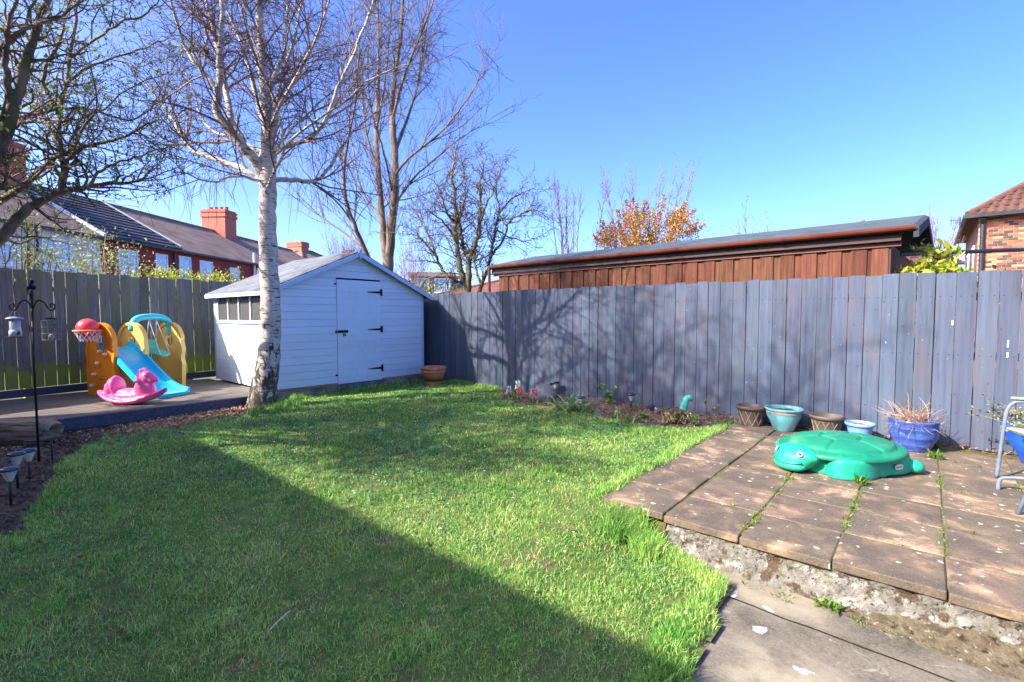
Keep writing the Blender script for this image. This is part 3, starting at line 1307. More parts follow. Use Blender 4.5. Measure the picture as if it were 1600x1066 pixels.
# left wall with a window band: z 1.13 .. 1.53 above the shed floor
WZ0, WZ1 = 1.10, 1.55
shiplap(n0, 0.0, SD, 0, WZ0 - .03, 0, False, 'y')
shiplap(n0, 0.0, SD, WZ1 + .02, EH, 0, False, 'y')
shiplap(n0, 0.0, .18, WZ0 - .03, WZ1 + .02, 0, False, 'y')
shiplap(n0, 2.06, SD, WZ0 - .03, WZ1 + .02, 0, False, 'y')
# other walls (plain boarded panels) and lining
inner = M('shed_inside_mat', (96, 70, 48), (128, 96, 66), scale=6, stretch=(1, 1, .2), rough=.9)
MB().box(SW - .016, SW, .002, SD, 0, EH).build('side_wall', shed_mat, n0)
mb = MB()
mb.prism([(0, 0), (SW, 0), (SW, EH), (SW / 2, RH), (0, EH)], SD - .016, SD)
mb.build('back_wall', shed_mat, n0)
MB().box(.02, SW - .02, .02, SD - .02, 0, .03).build('floor', inner, n0)
mb = MB()
mb.box(.02, SW - .02, .004, .02, 0.0, EH)
mb.box(SW - .034, SW - .018, .02, SD - .02, .03, EH)
mb.box(.02, SW - .034, SD - .034, SD - .018, .03, EH)
mb.build('lining', inner, n0)
# corner trims
for (xa, xb, ya, yb) in ((-.022, .028, -.026, -.0165), (SW - .045, SW + .006, -.026, -.0165), (-.026, -.0165, -.0155, .04), (-.026, -.0165, SD - .04, SD + .004)):
    MB().box(xa, xb, ya, yb, 0, EH - .02).build('corner_trim', trim_mat, n0)
# windows
ys = [.18 + i * .47 for i in range(5)]
pane_mat = glass_mat('shed_glass_mat', (120, 116, 110), .40)  # brown-grey tint stands in for reflections on the panes
for i in range(4):
    # depth measured from the back: local y = SD - d
    d0, d1 = ys[i], ys[i + 1]
    ya, yb = SD - d1, SD - d0
    mb = MB()
    mb.box(-.024, .012, ya, ya + .022, WZ0 - .03, WZ1 + .02)
    mb.box(-.024, .012, yb - .022, yb, WZ0 - .03, WZ1 + .02)
    mb.box(-.022, .010, ya + .022, yb - .022, WZ0 - .03, WZ0 + .005)
    mb.box(-.022, .010, ya + .022, yb - .022, WZ1 - .012, WZ1 + .02)
    wdw = mb.build('window', trim_mat, n0)
    MB().box(-.006, -.002, ya + .022, yb - .022, WZ0 + .005, WZ1 - .012).build('pane', pane_mat, wdw)
MB().box(-.045, -.025, SD - 2.08, SD - .16, WZ0 - .05, WZ0 - .031).build('window_sill', trim_mat, n0)
# door
door = MB().box(DX0, DX1, -.030, -.008, -.02, DH).build('door', shed_mat, n0)
dm = []
zz = -.02
while zz < DH - .01:
    za, zb = zz, min(zz + .125, DH)
    MB().box(DX0 + .002, DX1 - .002, -.036, -.0302, za + .002, zb - .002).build('door_board', shed_mat, door)
    zz += .125
for z in (.20, .93, 1.62):
    mb = MB()
    mb.v = [(DX1 - .30, -.044, z - .006), (DX1 - .01, -.044, z - .022), (DX1 - .01, -.044, z + .022), (DX1 - .30, -.044, z + .006),
            (DX1 - .30, -.037, z - .006), (DX1 - .01, -.037, z - .022), (DX1 - .01, -.037, z + .022), (DX1 - .30, -.037, z + .006)]
    mb.f = [(0, 1, 2, 3), (0, 4, 5, 1), (1, 5, 6, 2), (2, 6, 7, 3), (3, 7, 4, 0)]
    mb.box(DX1 - .014, DX1 + .030, -.048, -.0175, z - .062, z + .062)
    mb.tube([(DX1 + .002, -.050, z - .062), (DX1 + .002, -.050, z + .062)], .008, 8)
    mb.build('hinge', lid_mat, door)
mb = MB()
mb.box(DX0 - .035, DX0 - .010, -.040, -.0165, .885, .925)
mb.box(DX0 + .004, DX0 + .20, -.046, -.0365, .882, .930)
mb.tube([(DX0 - .03, -.052, .906), (DX0 + .18, -.052, .906)], .008, 8)
mb.build('bolt', lid_mat, door)
lk = MB()
lk.box(DX0 + .10, DX0 + .145, -.066, -.046, .825, .862)
lk.tube([(DX0 + .108, -.056, .86), (DX0 + .108, -.056, .885), (DX0 + .122, -.056, .893), (DX0 + .137, -.056, .885), (DX0 + .137, -.056, .86)], .004, 6)
lk.build('padlock', M('brass_mat', (120, 112, 92), (150, 140, 118), rough=.4, metal=.8), door)
for z in (.14, 1.74):
    MB().box(DX0 - .045, DX0 - .004, -.034, -.0168, z - .012, z + .012).build('turn_button', lid_mat, door)
# roof: two felted slopes with an overhang, barge boards, finial
ov, eov = .14, .13
sl = (RH - EH) / (SW / 2)


def roof_side(sign):
    xr = SW / 2
    xe = xr + sign * (SW / 2 + eov)
    ze = RH - sl * (SW / 2 + eov)
    mb = MB()
    pts = [(xr, RH + .018), (xe, ze + .018), (xe, ze + .050), (xr, RH + .052)]
    mb.prism(pts if sign > 0 else pts, -ov, SD + .1)
    mb.build('roof_felt', felt_mat, n0)
    # felt seam
    mb = MB()
    for yy in (.78, 1.68):
        a = Vector((xr, yy, RH + .0535))
        b = Vector((xe, yy, ze + .0515))
        mb.bar(a, b, .03, .003)
    mb.build('felt_seam', M('seam_mat', (150, 150, 150), (120, 120, 122), scale=20, rough=.9), n0)
    mb = MB()
    mb.prism([(xr, RH + .030), (xe + sign * .012, ze + .026), (xe + sign * .012, ze - .050), (xr, RH - .050)], -ov - .020, -ov - .002)
    mb.build('barge_board', trim_mat, n0)
    MB().box(min(xe, xe + sign * .014), max(xe, xe + sign * .014), -ov, SD + .1, ze - .035, ze + .028).build('eave_board', trim_mat, n0)
    # soffit closing
    mb = MB()
    mb.prism([(xr, RH + .016), (xe, ze + .016), (xe, ze + .004), (xr, RH + .004)], -ov, SD + .1)
    mb.build('roof_deck', inner, n0)


roof_side(-1)
roof_side(1)
mb = MB()
c = SW / 2
mb.prism([(c - .045, RH), (c, RH - .115), (c + .045, RH), (c + .03, RH + .045), (c, RH + .11), (c - .03, RH + .045)], -ov - .034, -ov - .021)
mb.build('finial', trim_mat, n0)
MB().box(.0, SW, -.004, .02, -.035, -.001).build('bearer', M('bearer_mat', (176, 126, 66), (198, 150, 90), scale=8, stretch=(.2, 1, 1), rough=.8), n0)
mb = MB()
nx = 40
for i in range(nx + 1):
    for j in range(5):
        xx = -.02 + (SW + .04) * i / nx
        mb.v.append((xx, -.10 - .03 * float(vnoise(xx, j, 5, 51)) - (.02 if j == 0 else 0), -.40 + .092 * j))
for i in range(nx):
    for j in range(4):
        a = i * 5 + j
        mb.f.append((a, a + 5, a + 6, a + 1))
mb.box(-.02, SW + .02, -.095, SD, -.4, -.036)
mb.build('foundation', M('foundation_mat', (96, 94, 92), (140, 136, 130), scale=6, rough=.95, bump=.8, bscale=30, bdist=.02,
                         spots=[(5, (70, 74, 60), .55, .7)]), n0)
# things seen through the shed windows
pole = thing('broom', 'yellow broom handle leaning inside the shed window', 'broom', SH.matrix_basis @ Vector((.35, SD - .95, .03)), 0)
MB().tube([(0, 0, .1), (.02, .1, 1.45)], .014, 8).build('handle', M('yellow_mat', (226, 196, 70), rough=.5), pole)
MB().box(-.15, .15, -.03, .03, 0, .1).build('brush', inner, pole)

# ================================================================== TREES
def rvec():
    return Vector((random.gauss(0, 1), random.gauss(0, 1), random.gauss(0, 1))).normalized()


def spline(pts, k=4):
    """Catmull-Rom through the points"""
    P = [pts[0]] + list(pts) + [pts[-1]]
    out = []
    for i in range(1, len(P) - 2):
        a, b, c, d = P[i - 1], P[i], P[i + 1], P[i + 2]
        for j in range(k):
            f = j / k
            out.append(0.5 * ((2 * b) + (c - a) * f + (2 * a - 5 * b + 4 * c - d) * f * f + (3 * b - a - 3 * c + d) * f ** 3))
    out.append(Vector(pts[-1]))
    return out


class Tree:
    """limbs are laid by hand, everything finer grows from them"""

    def __init__(self, tiplen=.5, droop=0.0, up=.3, twig_r=.0035, wob=.25, spread=.9, levels=3, dens=(5, 6, 5), lens=(1.1, .55, .28),
                 leaf=0.0, leaf_size=.02, kink=0.0):
        self.wood = MB()
        self.twig = MB()
        self.branch = MB()
        self.leafm = MB()
        self.__dict__.update(dict(droop=droop, up=up, twig_r=twig_r, wob=wob, spread=spread, levels=levels, dens=dens, lens=lens, leaf=leaf,
                                  leaf_size=leaf_size, kink=kink))

    def limb(self, pts, r0, r1, n=8, k=4, sub=True, start=.15, scale=1.0, jit=.012, dens=None):
        path = spline([Vector(p) for p in pts], k)
        m = len(path)
        if jit:
            path = [p + rvec() * jit * (i > 0) for i, p in enumerate(path)]
        rad = [r0 + (r1 - r0) * i / (m - 1) for i in range(m)]
        self.wood.tube(path, rad, n)
        if sub:
            self.sprout(path, rad, 0, start, scale, dens)
        return path

    def sprout(self, path, rad, level, start=.15, scale=1.0, dens=None):
        if level >= self.levels:
            return
        seg = [(path[i + 1] - path[i]).length for i in range(len(path) - 1)]
        L = sum(seg)
        cnt = L * (dens if dens is not None else self.dens[level])
        cnt = int(cnt) + (random.random() < cnt % 1)
        for _ in range(cnt):
            f = start + (1 - start) * random.random()
            q = f * (len(path) - 1)
            i = min(int(q), len(path) - 2)
            p = path[i].lerp(path[i + 1], q - i)
            d = (path[i + 1] - path[i]).normalized()
            r = rad[i]
            side = rvec()
            side = side - d * side.dot(d)
            if side.length < .05:
                continue
            side.normalize()
            nd = (d * random.uniform(.35, 1.0) + side * self.spread + Vector((0, 0, self.up * (1 if level < 2 else .5)))).normalized()
            ln = self.lens[level] * scale * random.uniform(.45, 1.3) * (1.1 - .45 * f)
            self.grow(p, nd, ln, min(r * .55, (.018, .0085, .0055)[min(level, 2)] * (.6 + .6 * random.random()) * max(scale, .6)), level + 1, scale)
        # the tip carries on as a fine shoot
        if level == 0:
            d = (path[-1] - path[-2]).normalized()
            self.grow(path[-1], d, self.lens[0] * scale * .9, rad[-1], 1, scale)

    def grow(self, p, d, L, r, level, scale):
        n = 5 if level < 2 else (4 if level < 3 else 3)
        pts = [p]
        step = L / n
        cur = p.copy()
        for i in range(n):
            d = d + rvec() * self.wob + Vector((0, 0, self.up * .18 - self.droop * (level >= 2) * .55))
            if self.kink and random.random() < .5:
                d = d + rvec() * self.kink
            d.normalize()
            cur = cur + d * step
            pts.append(cur.copy())
        r1 = max(self.twig_r * .55, r * .35)
        r = max(r, self.twig_r)
        rad = [r + (r1 - r) * i / n for i in range(n + 1)]
        mb = self.branch if level < 2 else self.twig
        mb.tube(pts, rad, 5 if level < 2 else 3, cap=False)
        if self.leaf and level >= 2:
            c = self.leaf * L
            c = int(c) + (random.random() < c % 1)
            for _ in range(c):
                q = pts[random.randint(1, n)]
                dd = (rvec() + Vector((0, 0, .6))).normalized()
                s = self.leaf_size * random.uniform(.5, 1.3)
                self.leafm.leaf(q + rvec() * .006, dd, rvec(), s, s * .55, .2)
        self.sprout(pts, rad, level, .2, scale)

    def build(self, name, label, mats, base, cat='tree', group=None, leafname='leaves'):
        o = thing(name, label, cat, base, 0, group)
        inv = Vector(base)
        for mb, nm, mt in ((self.wood, 'trunk', mats[0]), (self.branch, 'branches', mats[3] if len(mats) > 3 else mats[0]), (self.twig, 'crown', mats[1]), (self.leafm, leafname, mats[2] if len(mats) > 2 else None)):
            if not mb.v:
                continue
            a = np.array(mb.v) - np.array(inv)
            mb.v = [tuple(q) for q in a]
            ob = mb.build(nm, mt, o, smooth=(nm == 'trunk'))
            if nm != 'trunk':
                ob['kind'] = 'stuff'
        return o


# -------- birch
bt = NT('birch_bark_mat')
v = bt.coords((1, 1, 1), offset=False)
vh = bt.coords((1.0, 1.0, 5.5), offset=False)
base = bt.ramp(bt.noise(v, 7, 5), [(0.3, lin((172, 156, 142))), (0.55, lin((206, 194, 180))), (0.75, lin((182, 152, 134)))])
lent = bt.noise(vh, 7.5, 5, .62, .3)
col = bt.mix(bt.ramp(lent, [(0.563, (0, 0, 0, 1)), (0.61, (1, 1, 1, 1))]), base, lin((52, 44, 40)))
fleck = bt.noise(vh, 26, 3)
col = bt.mix(bt.ramp(fleck, [(0.58, (0, 0, 0, 1)), (0.66, (.8, .8, .8, 1))]), col, lin((96, 80, 70)))
tcn = bt.n('TexCoord')
sp = bt.n('SeparateXYZ')
bt.l(tcn.outputs['Object'], sp.inputs[0])
vv = bt.coords((1, 1, .38), offset=False)
fis = bt.noise(vv, 17, 6, .65, .6)
mz = bt.n('MapRange')
mz.inputs[1].default_value = 0.15
mz.inputs[2].default_value = 1.75
mz.inputs[3].default_value = .13
mz.inputs[4].default_value = -.22
bt.l(sp.outputs[2], mz.inputs[0])
ad = bt.n('Math', operation='ADD')
bt.l(fis, ad.inputs[0])
bt.l(mz.outputs[0], ad.inputs[1])
dark = bt.ramp(ad.outputs[0], [(0.53, (0, 0, 0, 1)), (0.58, (1, 1, 1, 1))])
col = bt.mix(dark, col, bt.ramp(fis, [(0.4, lin((104, 90, 76))), (0.65, lin((58, 50, 44)))]))
bt.l(col, bt.b.inputs['Base Color'])
bt.b.inputs['Roughness'].default_value = .75
bt.bump(ad.outputs[0], -.9, .03)
birch_mat = bt.m
twig_mat = M('birch_twig_mat', (74, 54, 54), (104, 80, 76), scale=3, rough=.7, rand=.2, island=True)

BY = 7.22
bb = Vector((-3.70, 7.25, .02))


def bp(u, v, dy=0.0):
    return at(u, v, BY + dy)


T = Tree(droop=.42, up=.22, twig_r=.0030, wob=.20, spread=.75, levels=3, dens=(5.2, 8.0, 5.5), lens=(1.15, .62, .36))
trunk = [bp(411, 640), bp(414, 600), bp(420, 555), bp(423, 511), bp(423, 466), bp(420, 415), bp(419, 370), bp(418, 338), bp(419, 300), bp(419, 270),
         bp(419, 242, .05), bp(418, 191, .08), bp(412, 128, .10), bp(407, 64, .12), bp(405, 0, .15), bp(402, -80, .2), bp(398, -170, .2), bp(402, -260, .2)]
tp = spline(trunk, 4)
tr_ = np.interp(np.linspace(0, 1, len(tp)), [0, .045, .10, .2, .33, .5, .58, .64, .75, .85, 1], [.205, .172, .158, .138, .122, .108, .120, .09, .052, .036, .012])
tp2 = [p + rvec() * .008 for p in tp]
T.wood.tube(tp2, [float(a) * random.uniform(.96, 1.05) for a in tr_], 20)
# root flare
for a in range(7):
    an = a * .9 + random.uniform(-.2, .2)
    d = Vector((math.cos(an), math.sin(an), 0))
    T.wood.tube([bb + d * .08 + Vector((0, 0, .42)), bb + d * .11 + Vector((0, 0, .20)), bb + d * .16 + Vector((0, 0, .03)), bb + d * .22 + Vector((0, 0, -.1))], [.05, .062, .06, .035], 8)
T.sprout(tp[34:], [float(a) for a in tr_[34:]], 0, .05, 1.0, 3.5)
limbs = [
    ([(413, 275, 0), (395, 248, -.1), (376, 223, -.2), (341, 178, -.35), (343, 128, -.4), (344, 64, -.45), (347, 0, -.5), (345, -90, -.5), (335, -190, -.5)], .070, .012),
    ([(360, 198, -.25), (354, 143, -.1), (347, 102, 0), (335, 57, .1), (322, 0, .2), (300, -90, .3)], .040, .010),
    ([(341, 140, -.4), (325, 122, -.4), (309, 105, -.45), (287, 70, -.5), (277, 32, -.6), (262, -10, -.7), (240, -90, -.8)], .030, .009),
    ([(413, 290, 0), (392, 271, .12), (354, 255, .25), (306, 237, .4), (287, 217, .5), (268, 185, .6), (249, 156, .7), (225, 130, .8)], .046, .010),
    ([(410, 240, .05), (390, 228, .2), (367, 217, .35), (332, 204, .55), (312, 178, .7), (303, 145, .8), (290, 110, .9)], .034, .008),
    ([(425, 240, 0), (446, 229, -.1), (481, 218, -.2), (507, 190, -.3), (528, 138, -.35), (550, 90, -.4), (571, 39, -.45), (588, -20, -.5), (600, -90, -.5)], .036, .008),
    ([(427, 283, 0), (455, 281, .15), (489, 284, .3), (511, 267, .4), (533, 233, .5), (550, 207, .55), (590, 172, .7), (612, 140, .7)], .034, .008),
    ([(414, 300, -.1), (428, 270, -.16), (441, 242, -.2), (438, 190, -.25), (425, 150, -.3), (410, 110, -.35), (395, 60, -.4), (370, 0, -.5)], .024, .007),
    ([(421, 165, .1), (425, 128, .1), (437, 98, .15), (446, 78, .2), (450, 0, .25), (452, -90, .3)], .034, .010),
    ([(428, 205, .1), (434, 160, .25), (440, 121, .35), (459, 64, .5), (472, 0, .6), (485, -90, .7)], .034, .010),
    ([(407, 110, .1), (400, 92, .1), (387, 48, .1), (381, 0, .1), (372, -80, .1)], .030, .009),
    ([(421, 262, 0), (445, 215, .3), (500, 160, .5), (560, 110, .7), (620, 70, .9)], .020, .006),
    ([(424, 250, 0), (470, 205, -.4), (530, 165, -.6), (585, 120, -.8), (640, 100, -.9)], .018, .006),
    ([(418, 220, 0), (440, 160, -.5), (480, 90, -.9), (510, 20, -1.2), (530, -60, -1.4)], .024, .007),
    ([(416, 230, .1), (400, 150, .7), (380, 80, 1.1), (350, 0, 1.4), (330, -80, 1.6)], .024, .007),
    ([(412, 285, 0), (370, 275, -.5), (330, 285, -.8), (290, 270, -1.0), (262, 245, -1.1)], .018, .005),
]
for pts, r0, r1 in limbs:
    T.limb([bp(*p) for p in pts], r0 * 1.15, r1, 9, 4)
# weeping strings of twigs
for (u, v, dy) in ((300, 245, .4), (330, 250, .3), (270, 195, .6), (500, 285, .3), (350, 262, .2), (255, 165, .7), (285, 262, -1.0), (262, 245, -1.1), (325, 285, -.8), (520, 262, .4), (310, 180, .7), (470, 284, .2)):
    for k in range(9):
        p = bp(u + random.uniform(-25, 25), v + random.uniform(-6, 10), dy + random.uniform(-.15, .15))
        L = random.uniform(.25, .75)
        q = [p]
        d = Vector((random.gauss(0, .5), random.gauss(0, .5), -.5))
        for j in range(5):
            d = d + Vector((random.gauss(0, .12), random.gauss(0, .12), -.35))
            q.append(q[-1] + d.normalized() * L / 5)
        T.twig.tube(q, [.003, .0028, .0026, .0022, .002, .0015], 3, cap=False)
T.build('birch_tree', 'bare white-barked birch tree in front of the blue shed', (birch_mat, twig_mat, None, M('birch_branch_mat', (112, 82, 76), (150, 120, 110), scale=5, rough=.7)), bb)

# -------- dark budding tree at the left
ltwood = M('thorn_bark_mat', (92, 76, 68), (150, 126, 112), scale=9, stretch=(1, 1, .4), rough=.9, bump=.6, bscale=40, bdist=.01, offset=False,
           spots=[(5, (92, 98, 62), .54, .66)])
lttwig = M('thorn_twig_mat', (72, 56, 54), (108, 86, 80), scale=3, rough=.8, rand=.2, island=True)
leaf_green = M('bud_leaf_mat', (98, 126, 40), (168, 178, 76), scale=7, rough=.6, rand=.35, hue=.03, island=True, translucent=.35)
LY = 5.7


def lp(u, v, dy=0.0):
    return at(u, v, LY + dy)


T = Tree(droop=.0, up=.10, twig_r=.0032, wob=.36, spread=.95, levels=3, dens=(6.5, 7.0, 5.0), lens=(.80, .42, .20), leaf=9.0, leaf_size=.042, kink=.5)
lb = Vector((-7.75, 4.75, 0.0))
T.limb([lb + Vector((0, 0, -.1)), lb + Vector((.03, 0, .8)), lb + Vector((.10, .05, 1.5)), lb + Vector((.2, .1, 2.0))], .20, .15, 14, 5, sub=False)
fork = lb + Vector((.2, .1, 1.95))
LL = [
    ([fork, lp(-80, 420, 0), lp(-30, 400, 0), lp(0, 371, 0), lp(22, 347, 0), lp(43, 326, 0), lp(71, 313, .05), lp(99, 300, .1), lp(138, 291, .15), lp(180, 287, .25), lp(206, 284, .3), lp(240, 278, .4)], .085, .008),
    ([lp(97, 301, .1), lp(99, 280, .15), lp(101, 255, .2), lp(93, 238, .2), lp(92, 205, .25), lp(92, 178, .3), lp(105, 128, .35), lp(118, 32, .4), lp(124, -30, .5), lp(130, -110, .6)], .042, .010),
    ([lp(101, 256, .2), lp(110, 246, .15), lp(134, 229, .05), lp(178, 220, -.1), lp(207, 207, -.2), lp(236, 191, -.3), lp(262, 186, -.4)], .026, .006),
    ([lp(138, 290, .15), lp(150, 275, .2), lp(166, 261, .25), lp(198, 250, .35), lp(242, 236, .5), (lp(280, 226, .6))], .020, .006),
    ([fork, lp(-70, 360, .3), lp(-10, 320, .3), lp(39, 289, .2), lp(66, 262, .15), lp(84, 247, .1), lp(110, 236, 0), lp(128, 205, -.1), lp(150, 170, -.2)], .050, .008),
    ([fork, lp(-60, 330, -.2), lp(-20, 270, -.2), lp(0, 228, -.2), lp(16, 178, -.2), lp(30, 140, -.2), lp(42, 96, -.2), lp(64, 32, -.2), lp(76, -10, -.2), lp(90, -90, -.2)], .095, .018),
    ([lp(20, 168, -.2), lp(12, 130, -.3), lp(8, 90, -.4), lp(14, 40, -.5), lp(30, -20, -.6)], .045, .010),
    ([lp(-40, 130, -.3), lp(0, 80, -.3), lp(30, 52, -.3), lp(62, 35, -.3), lp(95, 25, -.3), lp(140, -5, -.3)], .040, .008),
    ([lp(-60, 215, .1), lp(0, 188, .1), lp(60, 177, .1), lp(120, 168, .1), lp(170, 180, .1), lp(215, 186, .1), lp(250, 150, .1)], .024, .006),
    ([lp(-60, 225, .5), lp(0, 200, .5), lp(45, 192, .5), lp(95, 190, .5), lp(150, 178, .6), lp(200, 140, .7), lp(250, 118, .8)], .022, .006),
    ([lp(92, 178, .3), lp(75, 150, .3), lp(68, 118, .3), lp(90, 70, .3), lp(105, 20, .3), lp(118, -50, .3)], .028, .008),
    ([lp(92, 230, .2), lp(70, 190, .5), lp(40, 150, .7), lp(20, 110, .9), lp(10, 50, 1.0)], .024, .007),
    ([lp(105, 128, .35), lp(140, 105, .4), lp(185, 88, .5), lp(225, 75, .6), lp(262, 60, .7)], .018, .006),
    ([lp(110, 90, .4), lp(150, 60, .2), lp(190, 35, .0), lp(230, 20, -.1), lp(255, -10, -.2)], .018, .006),
    ([lp(0, 371, 0), lp(30, 380, .3), lp(60, 372, .5), lp(100, 380, .8)], .016, .005),
]
for pts, r0, r1 in LL:
    T.limb(pts, r0, r1, 8, 4, start=.12)
# crown outside the picture, overhead to the left
for i in range(9):
    a = random.uniform(0, 6.28)
    d = Vector((math.cos(a) * 1.2 - .2, math.sin(a) * 1.0 - .6, random.uniform(1.0, 2.0))).normalized()
    p = fork + Vector((0, 0, random.uniform(0, .3)))
    pts = [p]
    for j in range(5):
        d = (d + rvec() * .22 + Vector((0, 0, .08))).normalized()
        pts.append(pts[-1] + d * random.uniform(.35, .55))
    if all(q.x < -.95 * q.y + .4 for q in pts):
        T.limb(pts, .06, .012, 7, 3, start=.25, dens=4)
for i in range(13):
    tip = W(-8.2 + 3.2 * i / 12 + random.gauss(0, .15), random.uniform(-1.7, -.3), random.uniform(3.5, 4.6))
    m1 = fork.lerp(tip, .35) + Vector((random.gauss(0, .15), random.gauss(0, .15), .25))
    m2 = fork.lerp(tip, .7) + Vector((random.gauss(0, .15), random.gauss(0, .15), .2))
    T.limb([fork, m1, m2, tip], .042, .014, 7, 4, start=.45, dens=8, scale=1.15)
    for k in range(150):  # unseen leaf clumps added to deepen the dappled shade on the lawn
        q = tip.lerp(m2, random.random() ** 1.5 * .9) + Vector((random.gauss(0, .20), random.gauss(0, .20), random.gauss(0, .13)))
        T.leafm.leaf(q, rvec(), rvec(), .085, .05, .2)
for i in range(11):
    tip = Vector((-5.6 + random.uniform(-1.6, 1.6), 3.3 + random.uniform(-1.5, 1.2), random.uniform(5.2, 7.2)))
    m1 = fork.lerp(tip, .35) + Vector((random.gauss(0, .2), random.gauss(0, .2), .1))
    m2 = fork.lerp(tip, .7) + Vector((random.gauss(0, .2), random.gauss(0, .2), .1))
    T.limb([fork, m1, m2, tip], .05, .014, 6, 4, start=.6, dens=4.5, scale=1.3)
T.build('thorn_tree', 'dark twisted tree with small green buds reaching in from the left edge', (ltwood, lttwig, leaf_green), lb)

# -------- tall bare tree behind the shed
grey_bark = M('grey_bark_mat', (86, 74, 66), (128, 112, 100), scale=6, stretch=(1, 1, .3), rough=.9, bump=.4, bscale=30, bdist=.01, offset=False)
grey_twig = M('grey_twig_mat', (76, 60, 58), (108, 88, 84), scale=3, rough=.8, rand=.2, island=True)
MY = 14.2


def mp(u, v, dy=0.0):
    return at(u, v, MY + dy)


T = Tree(droop=.05, up=.38, twig_r=.0044, wob=.16, spread=.62, levels=3, dens=(2.7, 3.4, 3.0), lens=(1.7, .95, .5))
mb0 = mp(607, 560)
mb0.z = -.3
ML = [
    ([mb0, mp(607, 470), mp(606, 425), mp(608, 395), mp(612, 350), mp(617, 300), mp(616, 230), mp(612, 170), mp(618, 110), mp(627, 50), mp(630, -30), mp(632, -110)], .19, .02),
    ([mp(606, 420), mp(601, 385), mp(596, 330), mp(592, 285), mp(588, 220, .2), mp(590, 150, .3), mp(592, 80, .4), mp(590, 0, .5), mp(588, -70, .5)], .125, .015),
    ([mp(606, 455), mp(590, 430, -.3), mp(572, 395, -.5), mp(553, 350, -.8), mp(540, 310, -1.0), mp(537, 270, -1.2), mp(545, 215, -1.4), mp(556, 150, -1.6), mp(560, 90, -1.7)], .085, .012),
    ([mp(572, 395, -.5), mp(545, 370, -.3), mp(515, 348, -.1), mp(480, 325, .1), mp(450, 300, .2), mp(428, 285, .3)], .032, .008),
    ([mp(553, 350, -.8), mp(525, 315, -1.1), mp(495, 290, -1.4), mp(470, 262, -1.6)], .030, .008),
    ([mp(613, 330), mp(630, 300, .4), mp(655, 270, .7), mp(690, 240, 1.0), mp(725, 212, 1.2), mp(758, 195, 1.3)], .042, .008),
    ([mp(616, 275), mp(640, 245, -.3), mp(680, 215, -.6), mp(715, 175, -.8), mp(745, 130, -1.0), mp(752, 100, -1.0)], .042, .008),
    ([mp(616, 240), mp(632, 200, .2), mp(648, 150, .4), mp(660, 90, .6), mp(668, 30, .7), mp(675, -40, .8)], .05, .010),
    ([mp(613, 190), mp(628, 130, -.5), mp(650, 70, -.7), mp(675, 10, -.9), mp(690, -60, -1.0)], .045, .010),
    ([mp(596, 340), mp(575, 315, .5), mp(560, 280, .8), mp(552, 235, 1.1), mp(538, 170, 1.3)], .045, .009),
    ([mp(592, 270), mp(575, 220, .3), mp(568, 170, .5), mp(566, 110, .7), mp(556, 40, .9), mp(552, -30, 1)], .042, .009),
    ([mp(588, 200, .2), mp(600, 140, -.3), mp(606, 80, -.5), mp(612, 10, -.7), mp(610, -60, -.8)], .035, .008),
    ([mp(613, 300), mp(600, 240, -.7), mp(582, 180, -1.1), mp(575, 110, -1.4), mp(578, 40, -1.6)], .035, .008),
    ([mp(597, 330), mp(610, 315, .7), mp(640, 310, 1.1), mp(672, 300, 1.4), mp(700, 280, 1.6)], .03, .007),
]
for pts, r0, r1 in ML:
    T.limb(pts, r0, r1, 9, 4, start=.2)
T.build('bare_tree', 'tall bare grey tree with two stems rising behind the blue shed', (grey_bark, grey_twig), mb0)

# -------- ivy-clad knobbly tree behind the grey fence
IY = 12.4


def ip(u, v, dy=0.0):
    return at(u, v, IY + dy)


T = Tree(droop=.0, up=.16, twig_r=.0052, wob=.30, spread=.95, levels=3, dens=(8.5, 7.0, 5.5), lens=(.80, .42, .20), leaf=4.5, leaf_size=.034, kink=.45)
ib = ip(728, 560)
ib.z = -.3
IL = [
    ([ib, ip(728, 470), ip(722, 430), ip(716, 395), ip(712, 350), ip(711, 310), ip(705, 275), ip(712, 240)], .105, .015),
    ([ip(728, 470), ip(733, 430), ip(732, 405), ip(740, 390), ip(748, 360), ip(752, 320), ip(750, 290), ip(757, 265)], .09, .015),
    ([ip(732, 405), ip(722, 375, .2), ip(718, 340, .3), ip(727, 300, .4), ip(724, 262, .5)], .05, .010),
    ([ip(722, 435), ip(708, 432), ip(695, 428), ip(682, 402), ip(668, 385), ip(655, 370), ip(640, 365), ip(622, 364)], .05, .008),
    ([ip(682, 402), ip(672, 375, .3), ip(660, 350, .4), ip(650, 330, .6), ip(640, 305, .7)], .03, .007),
    ([ip(745, 470, .5), ip(752, 445, .5), ip(762, 420, .5), ip(768, 392, .5), ip(774, 360, .5), ip(780, 330, .6), ip(776, 290, .6), ip(784, 262, .6)], .06, .010),
    ([ip(768, 400, .5), ip(785, 375, .3), ip(796, 345, .2), ip(815, 335, .1), ip(835, 328, 0), ip(852, 338, 0)], .035, .007),
    ([ip(780, 335, .6), ip(800, 310, .8), ip(820, 300, 1.0), ip(838, 295, 1.0)], .025, .006),
    ([ip(776, 360, .5), ip(800, 372, .9), ip(820, 378, 1.1), ip(835, 372, 1.2)], .025, .006),
    ([ip(712, 350), ip(695, 325, -.3), ip(688, 300, -.5), ip(678, 280, -.6)], .035, .007),
    ([ip(716, 380), ip(700, 355, -.5), ip(680, 335, -.8), ip(660, 325, -1)], .03, .007),
    ([ip(748, 350), ip(760, 320, -.4), ip(770, 300, -.6), ip(765, 275, -.7)], .03, .007),
    ([ip(752, 445, .5), ip(742, 410, .9), ip(745, 375, 1.2), ip(738, 330, 1.4)], .04, .008),
]
for pts, r0, r1 in IL:
    T.limb(pts, r0, r1, 8, 4, start=.15, jit=.03)
